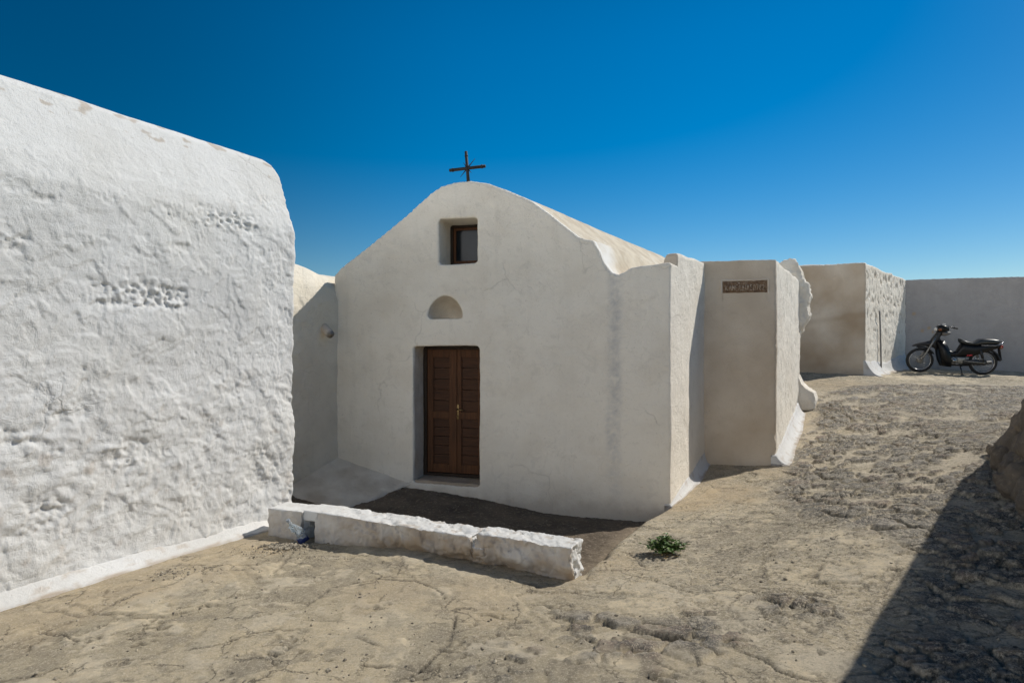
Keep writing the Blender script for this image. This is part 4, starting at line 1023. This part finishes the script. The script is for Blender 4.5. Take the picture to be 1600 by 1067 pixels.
# ------------------------------------------------------------------ weeds
def leafy(name, c, r, h, n, label, seed, colour=((.060, .125, .022), (.13, .20, .045)), grp=None):
    rg = random.Random(seed); z = gz(c[0], c[1])
    o = thing(name, (c[0], c[1], z), label, 'weed')
    stems = bmesh.new(); lv = bmesh.new()
    for i in range(n):
        a = rg.uniform(0, 2 * math.pi); q = rg.random() ** .6; L = h * (1 - .55 * q) * rg.uniform(.6, 1.15)
        tip = Vector((math.cos(a) * r * q, math.sin(a) * r * q * .8, L)); mid = tip * .5 + Vector((0, 0, L * .18))
        add_tube(stems, [(tip.x * .1, tip.y * .1, -.02), mid, tip], [.003, .0025, .0015], 5)
        for k in range(9):
            t = .25 + .75 * k / 8; p = (mid * (2 - 2 * t) + tip * (2 * t - 1)) if t > .5 else mid * (2 * t)
            b = rg.uniform(0, 2 * math.pi); d = Vector((math.cos(b), math.sin(b), rg.uniform(-.1, .8))).normalized()
            s = d.cross(Vector((rg.uniform(-.4, .4), rg.uniform(-.4, .4), 1))).normalized(); up = s.cross(d)
            ll = rg.uniform(.022, .042) * (r / .15) ** .3; ww = ll * .34
            v = [lv.verts.new(p), lv.verts.new(p + d * ll * .45 + s * ww + up * .003), lv.verts.new(p + d * ll - up * .006), lv.verts.new(p + d * ll * .45 - s * ww + up * .003), lv.verts.new(p + d * ll * .5 - up * .004)]
            lv.faces.new((v[0], v[1], v[4])); lv.faces.new((v[1], v[2], v[4])); lv.faces.new((v[2], v[3], v[4])); lv.faces.new((v[3], v[0], v[4]))
    k = NT(name + '_leaf'); c_ = k.mix(k.rng(k.noise(25, 3), .35, .65), colour[0], colour[1]); ml = k.out(c_, .5)
    me = bpy.data.meshes.new('stem'); stems.to_mesh(me); stems.free(); link('stem', me, simple(name + '_stem', (.10, .10, .04), .7), o, True)
    me = bpy.data.meshes.new('foliage'); lv.to_mesh(me); lv.free(); link('foliage', me, ml, o, True)
    if r > .12:
        dry = bmesh.new()
        for i in range(40):
            a = rg.uniform(-2.6, -.4); q = rg.uniform(.2, .9); p = Vector((math.cos(a) * r * q, math.sin(a) * r * q, rg.uniform(.006, .03))); d = Vector((math.cos(a + rg.uniform(-1, 1)), math.sin(a), rg.uniform(-.2, .4))).normalized() * rg.uniform(.015, .03); e = d.cross(Vector((0, 0, 1))) * .3
            f = [dry.verts.new(p), dry.verts.new(p + d * .5 + e), dry.verts.new(p + d), dry.verts.new(p + d * .5 - e)]; dry.faces.new(f)
        me = bpy.data.meshes.new('dry_leaves'); dry.to_mesh(me); dry.free(); link('dry_leaves', me, simple('dry_leaf', (.36, .22, .06), .7, 0, 30), o, True)
    return o
leafy('weed', on_ground(1040, 864), .185, .14, 70, 'small leafy green weed growing from the cement by the chapel corner', 3)
leafy('weed', on_ground(1249, 636), .10, .09, 14, 'tiny dark weed tuft in the corner under the broken stone pier', 5, ((.03, .045, .015), (.06, .08, .03)))

# ------------------------------------------------------------------ crushed bottle and gravel at the drain
def build_litter():
    W0, u, nb, g0, g1 = LW
    p = W0 + u * ((g0 + g1) / 2 - .02) - nb * .02
    z = gz(p[0], p[1])
    o = thing('plastic_bottle', (p[0], p[1], z), 'crushed clear plastic bottle with a blue base, stuffed in the drain gap', 'bottle')
    prof = [(0, .030), (.006, .036), (.05, .036), (.06, .033), (.09, .037), (.10, .033), (.13, .036), (.16, .03), (.185, .015), (.20, .013), (.215, .013)]
    ax = Vector((-.42, -.30, 1)).normalized(); s = Vector((1, 0, .18)).normalized(); t = ax.cross(s)
    def body(lo, hi, infl=0):
        bm = bmesh.new(); rings = []
        pr = [q for q in prof if lo <= q[0] <= hi]
        for h, r in pr:
            ring = []
            for k in range(16):
                a = 2 * math.pi * k / 16; rr = (r + infl) * (1 + .28 * math.sin(3 * a + h * 60) * (h < .17) + .12 * math.sin(5 * a - h * 90) * (h < .17))
                ring.append(bm.verts.new(ax * h + s * rr * math.cos(a) + t * rr * math.sin(a) + s * .02 * math.sin(h * 22)))
            rings.append(ring)
        for A, B in zip(rings[:-1], rings[1:]):
            for k in range(16): bm.faces.new((A[k], A[(k + 1) % 16], B[(k + 1) % 16], B[k]))
        bm.faces.new(rings[0][::-1]); bm.faces.new(rings[-1]); return bm
    k = NT('clear_plastic'); mclear = k.out((.75, .82, .85), .12, None, Transmission_Weight=.75, IOR=1.35)
    link('body', bm_mesh('body', body(.04, .3)), mclear, o, True)
    link('label_band', bm_mesh('label_band', body(0, .055, .003)), simple('blue_plastic', (.025, .045, .16), .4), o, True)
    bm = bmesh.new(); add_tube(bm, [ax * .212 + s * .02 * math.sin(4.7), ax * .232 + s * .02 * math.sin(5)], .016, 14); link('cap', bm_mesh('cap', bm), simple('grey_cap', (.30, .34, .38), .4), o, True)
    bm = bmesh.new(); rg = random.Random(4)
    for (cx, cy, n, rx, ry, smax) in (((p - nb * .16)[0] - .03, (p - nb * .16)[1] - .02, 330, .20, .09, .012), (-1.9, 4.75, 120, .35, .18, .008), (-2.45, 4.3, 160, .45, .14, .010), (-1.45, 4.55, 60, .3, .1, .006)):
        for i in range(n):
            x = cx + rg.gauss(0, rx * .45); y = cy + rg.gauss(0, ry * .45); r = rg.uniform(.003, smax)
            if (np.array([x, y]) - W0) @ nb > -.02: continue
            if (np.array([x, y]) - HC) @ HN < .36: continue
            v = bmesh.ops.create_icosphere(bm, subdivisions=1, radius=r)['verts']
            bmesh.ops.transform(bm, matrix=Matrix.Translation((x, y, gz(x, y) + .012 + r * .2)) @ Matrix.Rotation(rg.uniform(0, 6), 4, 'Z') @ Matrix.Diagonal((rg.uniform(.8, 1.5), rg.uniform(.6, 1), rg.uniform(.5, .9), 1)), verts=v)
    me0 = bm_mesh('tmp', bm)
    V0 = np.array([v.co[:] for v in me0.vertices]); F0 = np.array([p.vertices[:] for p in me0.polygons]); bpy.data.meshes.remove(me0)
    b2 = bmesh.new(); bmesh.ops.create_icosphere(b2, subdivisions=1, radius=1.0); iv = np.array([v.co[:] for v in b2.verts]); b2.verts.index_update(); fi = np.array([[v.index for v in f.verts] for f in b2.faces]); b2.free()
    n = 3800; R = np.random.default_rng(5)
    Y = 2.3 + 6.5 * R.random(n) ** 1.4; X = R.uniform(-.85, .85, n) * Y
    P3 = np.stack([X, Y, X * 0], 1); keep = (fbm(P3, 1.4, 3, 131) + .25 * R.random(n) > .10)
    keep &= ((np.stack([X, Y], 1) - HC) @ HN > .30) & (np.abs((np.stack([X, Y], 1) - W0) @ nb - .13) > .22) & (sd_poly(X, Y, [(-2.3, 7.7), (1.80, 6.55), (2.75, 7.8), (3.4, 7.6), (5.0, 10.1), (3, 12), (-3, 11)]) > .08) & (sd_poly(X, Y, [(5.4, 6.8), (3.9, 4.6), (2.9, 2.7), (6, 2)]) > .05)
    X, Y = X[keep], Y[keep]; n = len(X); r = .003 + .008 * R.random(n) ** 3
    z = ground_e(X, Y) + CAMZ
    dg = bpy.context.evaluated_depsgraph_get(); dg.update()
    z = np.array([next((h[1].z for h in (SC.ray_cast(dg, (x, y, zz + .25), (0, 0, -1), distance=.6),) if h[0]), zz) for x, y, zz in zip(X, Y, z)])
    sc = np.stack([r * R.uniform(.8, 1.6, n), r * R.uniform(.7, 1.1, n), r * R.uniform(.5, .9, n)], 1); an = R.uniform(0, 6.3, n)
    jit = 1 + .25 * R.standard_normal((n, len(iv), 1)).clip(-1, 1)
    L = iv[None] * sc[:, None] * jit
    c_, s_ = np.cos(an)[:, None], np.sin(an)[:, None]
    VV = np.stack([X[:, None] + L[..., 0] * c_ - L[..., 1] * s_, Y[:, None] + L[..., 0] * s_ + L[..., 1] * c_, z[:, None] + L[..., 2] + r[:, None] * .25], -1).reshape(-1, 3)
    FF = (fi[None] + (np.arange(n) * len(iv))[:, None, None]).reshape(-1, 3)
    kg = NT('loose_grit'); cg = kg.mix(kg.rng(kg.noise(30, 2), .40, .60), (.18, .155, .118), (.46, .40, .30)); mg = kg.out(cg, .9)
    ob = link('gravel', np_mesh('gravel', np.concatenate([V0, VV]), np.concatenate([F0, FF + len(V0)]), False), mg)
    prop(ob, 'loose dark and pale grit scattered over the cement and at the drain', 'gravel', None, 'stuff')
build_litter()

# ------------------------------------------------------------------ motorbike
def build_bike():
    fwd = np.array([-.966, .26]); rear = np.array([rayx(1534, 13.4), 13.4])
    zr = gz(*rear); zf = gz(*(rear + fwd * 1.22)); pitch = math.atan2(zf - zr, 1.22)
    o = thing('motorbike', (rear[0], rear[1], zr + .012), 'black step-through motorbike with spoked wheels, parked before the end wall', 'motorbike', math.atan2(fwd[1], fwd[0]))
    o.rotation_euler = (math.radians(-4), -pitch, math.atan2(fwd[1], fwd[0]))
    black = simple('black_gloss_paint', (.006, .006, .0065), .35, Specular_IOR_Level=.25); mat_black = simple('black_plastic', (.016, .016, .017), .55)
    rubber = simple('tyre_rubber', (.018, .018, .018), .85, 0, 40); chrome = simple('chrome', (.34, .34, .35), .25, 1); alloy = simple('dull_alloy', (.30, .29, .27), .45, .8, 30)
    seatm = simple('black_vinyl', (.022, .025, .026), .38); red = simple('red_decal', (.45, .02, .03), .4); lampm = simple('lamp_glass', (.62, .62, .60), .12); amber = simple('amber_lens', (.20, .06, .015), .3); redl = simple('red_lens', (.25, .01, .01), .25)
    def part(nm, bm, m, par=None, smooth=True): return link(nm, bm_mesh(nm, bm, smooth), m, par or o, True)
    def wheel(x):
        bm = bmesh.new(); add_torus(bm, (x, 0, .275), .243, .034, sx=.9, seg=48, rs=12)
        wh = part('wheel', bm, rubber)
        bm = bmesh.new()
        for w_ in (-.016, .016): add_torus(bm, (x, w_, .275), .214, .009, seg=48, rs=8)
        add_torus(bm, (x, 0, .275), .208, .006, seg=48, rs=8, sx=2.4); part('rim', bm, chrome, wh)
        bm = bmesh.new(); add_tube(bm, [(x, -.05, .275), (x, -.045, .275), (x, .045, .275), (x, .05, .275)], [.045, .062, .062, .045], 20); add_tube(bm, [(x, -.085, .275), (x, .085, .275)], .010, 8)
        part('hub', bm, alloy if x > .5 else mat_black, wh)
        bm = bmesh.new()
        for k in range(36):
            a = 2 * math.pi * k / 36; b = a + (.5 if k % 2 else -.5); sd = .03 if k % 4 < 2 else -.03
            add_tube(bm, [(x + .055 * math.cos(b), sd, .275 + .055 * math.sin(b)), (x + .209 * math.cos(a), 0, .275 + .209 * math.sin(a))], .0022, 4, False)
        part('spokes', bm, alloy, wh)
    wheel(0.0); wheel(1.22)
    def fender(x, a0, a1, R, w_, n=22, drop=.03):
        bm = bmesh.new(); rings = []
        for i in range(n + 1):
            a = math.radians(a0 + (a1 - a0) * i / n); ring = []
            for (yy, rr) in ((-w_, R - drop), (-w_ * .8, R - .004), (0, R + .006), (w_ * .8, R - .004), (w_, R - drop), (w_ * .9, R - drop - .002), (0, R - .004), (-w_ * .9, R - drop - .002)):
                ring.append(Vector((x + rr * math.cos(a), yy, .275 + rr * math.sin(a))))
            rings.append(ring)
        add_loft(bm, rings); return bm
    # front mudguard: long flat nose above the wheel
    bm = fender(1.22, 150, 78, .315, .060)
    def sec(x, z, w_, h): return [Vector((x, w_ * math.cos(t), z + h * math.sin(t))) for t in [2 * math.pi * k / 12 for k in range(12)]]
    add_loft(bm, [sec(1.385, .590, .018, .012), sec(1.33, .612, .055, .026), sec(1.22, .640, .075, .040), sec(1.08, .655, .080, .060), sec(.98, .655, .075, .085), sec(.90, .60, .06, .09)])
    part('front_mudguard', bm, mat_black)
    bm = bmesh.new()
    for y in (-.075, .075): add_tube(bm, [(1.22, y, .275), (1.13, y, .44), (1.02, y * .8, .66), (.93, y * .5, .84)], [.018, .021, .024, .022], 10)
    part('fork', bm, alloy)
    bm = bmesh.new(); add_tube(bm, [(1.02, 0, .60), (.955, 0, .74), (.87, 0, .90), (.84, 0, .95)], [.075, .070, .060, .05], 14); part('headstock_cover', bm, mat_black)
    # leg shield: a curved sheet with thickness, either side of the frame tube
    bm = bmesh.new()
    shp = [(.96, .74, .08, .12), (.93, .64, .16, .13), (.905, .53, .20, .14), (.88, .41, .215, .14), (.85, .29, .215, .13), (.80, .17, .18, .09)]
    for sg in (-1, 1):
        rings = []
        for (x, z, w_, dp) in shp:
            rings.append([Vector((x, 0.01 * sg, z)), Vector((x - .01, w_ * .6 * sg, z)), Vector((x - .05, w_ * sg, z)), Vector((x - .05 - dp, w_ * sg * 1.0, z - .01)), Vector((x - .05 - dp, (w_ - .012) * sg, z - .012)), Vector((x - .06, (w_ - .012) * sg, z - .002)), Vector((x - .025, w_ * .6 * sg, z - .002)), Vector((x - .014, .01 * sg, z))])
        add_loft(bm, rings)
    part('leg_shield', bm, black)
    # body: tube tunnel and tail
    def ell(x, z0, z1, w_): 
        c = (z0 + z1) / 2; h = (z1 - z0) / 2
        return [Vector((x, w_ * (abs(math.cos(t)) ** .7) * math.copysign(1, math.cos(t)), c + h * (abs(math.sin(t)) ** .7) * math.copysign(1, math.sin(t)))) for t in [2 * math.pi * k / 16 for k in range(16)]]
    bm = bmesh.new()
    add_loft(bm, [ell(.90, .66, .84, .055), ell(.83, .53, .74, .06), ell(.76, .42, .60, .062), ell(.68, .36, .525, .066), ell(.60, .35, .500, .075), ell(.52, .35, .505, .085), ell(.47, .36, .62, .095), ell(.43, .37, .70, .105), ell(.34, .38, .685, .12), ell(.22, .40, .665, .125), ell(.08, .46, .68, .125), ell(-.08, .53, .70, .115), ell(-.22, .58, .70, .09), ell(-.29, .60, .69, .06)])
    body = part('body', bm, black)
    bm = bmesh.new()
    for i, ch in enumerate(((.0, .022), (.03, .02), (.055, .022), (.08, .014))): add_box(bm, (.345 - ch[0], .121, .425 + .004 * i), (ch[1], .006, .030))
    part('decal', bm, red, body, False)
    # saddle
    bm = bmesh.new()
    add_loft(bm, [ell(.495, .735, .785, .03), ell(.46, .685, .785, .085), ell(.38, .665, .745, .115), ell(.27, .655, .718, .125), ell(.17, .655, .735, .128), ell(.10, .66, .79, .128), ell(.0, .675, .805, .125), ell(-.14, .68, .80, .115), ell(-.24, .69, .785, .10), ell(-.275, .71, .765, .07)])
    part('seat', bm, seatm)
    # handlebar, cowl, lamp
    bm = bmesh.new()
    add_loft(bm, [ell(.935, .935, 1.03, .06), ell(.905, .915, 1.06, .095), ell(.84, .92, 1.085, .105), ell(.76, .93, 1.07, .085), ell(.70, .945, 1.03, .05)])
    cowl = part('handlebar_cowl', bm, black)
    bm = bmesh.new(); add_loft(bm, [ell(.93, .935, 1.025, .06), ell(.955, .945, 1.015, .055), ell(.967, .962, .998, .035)]); part('headlight', bm, lampm, cowl)
    bm = bmesh.new(); add_box(bm, (.80, 0, 1.088), (.07, .09, .014), Matrix.Rotation(.5, 4, 'Y'), .004); part('speedometer', bm, lampm, cowl)
    for sg in (-1, 1):
        bm = bmesh.new(); add_tube(bm, [(.82, .06 * sg, 1.03), (.80, .16 * sg, 1.05), (.73, .30 * sg, 1.035), (.67, .345 * sg, 1.02)], .013, 10)
        hb = part('handlebar', bm, chrome)
        bm = bmesh.new(); add_tube(bm, [(.745, .285 * sg, 1.04), (.655, .355 * sg, 1.015)], .019, 10); part('grip', bm, mat_black, hb)
        bm = bmesh.new(); add_tube(bm, [(.80, .20 * sg, 1.06), (.82, .26 * sg, 1.07), (.735, .37 * sg, 1.045)], [.009, .007, .006], 8); part('lever', bm, chrome, hb)
        bm = bmesh.new(); add_tube(bm, [(.90, .085 * sg, .975), (.89, .135 * sg, .975)], [.03, .022], 12); part('indicator', bm, amber, cowl)
    bm = bmesh.new(); add_loft(bm, [ell(.83, .84, .925, .09), ell(.77, .835, .93, .10), ell(.70, .86, .93, .085), ell(.66, .89, .925, .05)]); part('basket_bag', bm, simple('grey_tray', (.12, .11, .10), .6))
    # engine, exhaust, chain case, stands
    bm = bmesh.new(); add_tube(bm, [(.60, -.10, .30), (.60, -.09, .30), (.60, .11, .30), (.60, .12, .30)], [.05, .085, .085, .055], 20); add_box(bm, (.47, 0, .31), (.22, .20, .15), None, .025); add_tube(bm, [(.62, 0, .31), (.80, 0, .33)], [.062, .055], 14)
    for k in range(6): add_tube(bm, [(.66 + .024 * k, 0, .313 + .003 * k), (.669 + .024 * k, 0, .314 + .003 * k)], .074, 16)
    eng = part('engine', bm, alloy)
    bm = bmesh.new(); add_tube(bm, [(.60, .12, .30), (.60, .132, .30)], .045, 18); part('engine_cover', bm, chrome, eng)
    bm = bmesh.new()
    add_box(bm, (.20, .085, .285), (.46, .045, .10), Matrix.Rotation(.03, 4, 'Y'), .03); part('chain_case', bm, mat_black)
    bm = bmesh.new(); add_tube(bm, [(.78, -.06, .27), (.70, -.12, .19), (.45, -.13, .185), (.25, -.135, .21), (-.22, -.135, .265)], [.016, .017, .020, .040, .043], 12); part('exhaust', bm, mat_black)
    bm = bmesh.new()
    for y in (-.10, .10): add_tube(bm, [(.40, y, .30), (.0, y, .275)], .018, 8)
    part('swingarm', bm, alloy)
    for sg in (-1, 1):
        bm = bmesh.new(); add_tube(bm, [(.02, .115 * sg, .29), (.06, .115 * sg, .40)], .012, 8); add_tube(bm, [(.05, .115 * sg, .37), (.11, .112 * sg, .56)], .026, 12); part('shock_absorber', bm, chrome if sg < 0 else mat_black)
    bm = fender(0, 172, 20, .325, .065, 26)
    bm2 = bmesh.new()
    part('rear_mudguard', bm, mat_black)
    bm = bmesh.new(); add_loft(bm, [ell(-.285, .50, .62, .055), ell(-.31, .40, .52, .05), ell(-.335, .335, .37, .045)]); part('mud_flap', bm, rubber)
    bm = bmesh.new(); add_box(bm, (-.315, 0, .635), (.05, .12, .07), None, .012); part('tail_light', bm, redl)
    bm = bmesh.new()
    for y in (-.115, .115): add_tube(bm, [(.10, y, .655), (-.16, y, .66), (-.26, y * .9, .685), (-.325, y * .6, .735)], .010, 8)
    add_tube(bm, [(-.325, -.07, .735), (-.335, 0, .745), (-.325, .07, .735)], .010, 8); part('grab_rail', bm, chrome)
    bm = bmesh.new(); add_tube(bm, [(.47, .07, .235), (.45, .14, .10), (.45, .20, .0)], [.012, .011, .011], 8); add_box(bm, (.45, .205, .004), (.05, .04, .010)); part('side_stand', bm, mat_black)
    for sg in (-1, 1):
        bm = bmesh.new(); add_tube(bm, [(.50, .06 * sg, .20), (.50, .24 * sg, .205)], .012, 8); add_tube(bm, [(.50, .17 * sg, .205), (.50, .27 * sg, .207)], .020, 10); part('footrest', bm, rubber)
    for sg in (-1, 1):
        bm = bmesh.new(); add_tube(bm, [(-.27, .10 * sg, .61), (-.27, .145 * sg, .61)], [.024, .018], 12); part('rear_indicator', bm, amber)
build_bike()
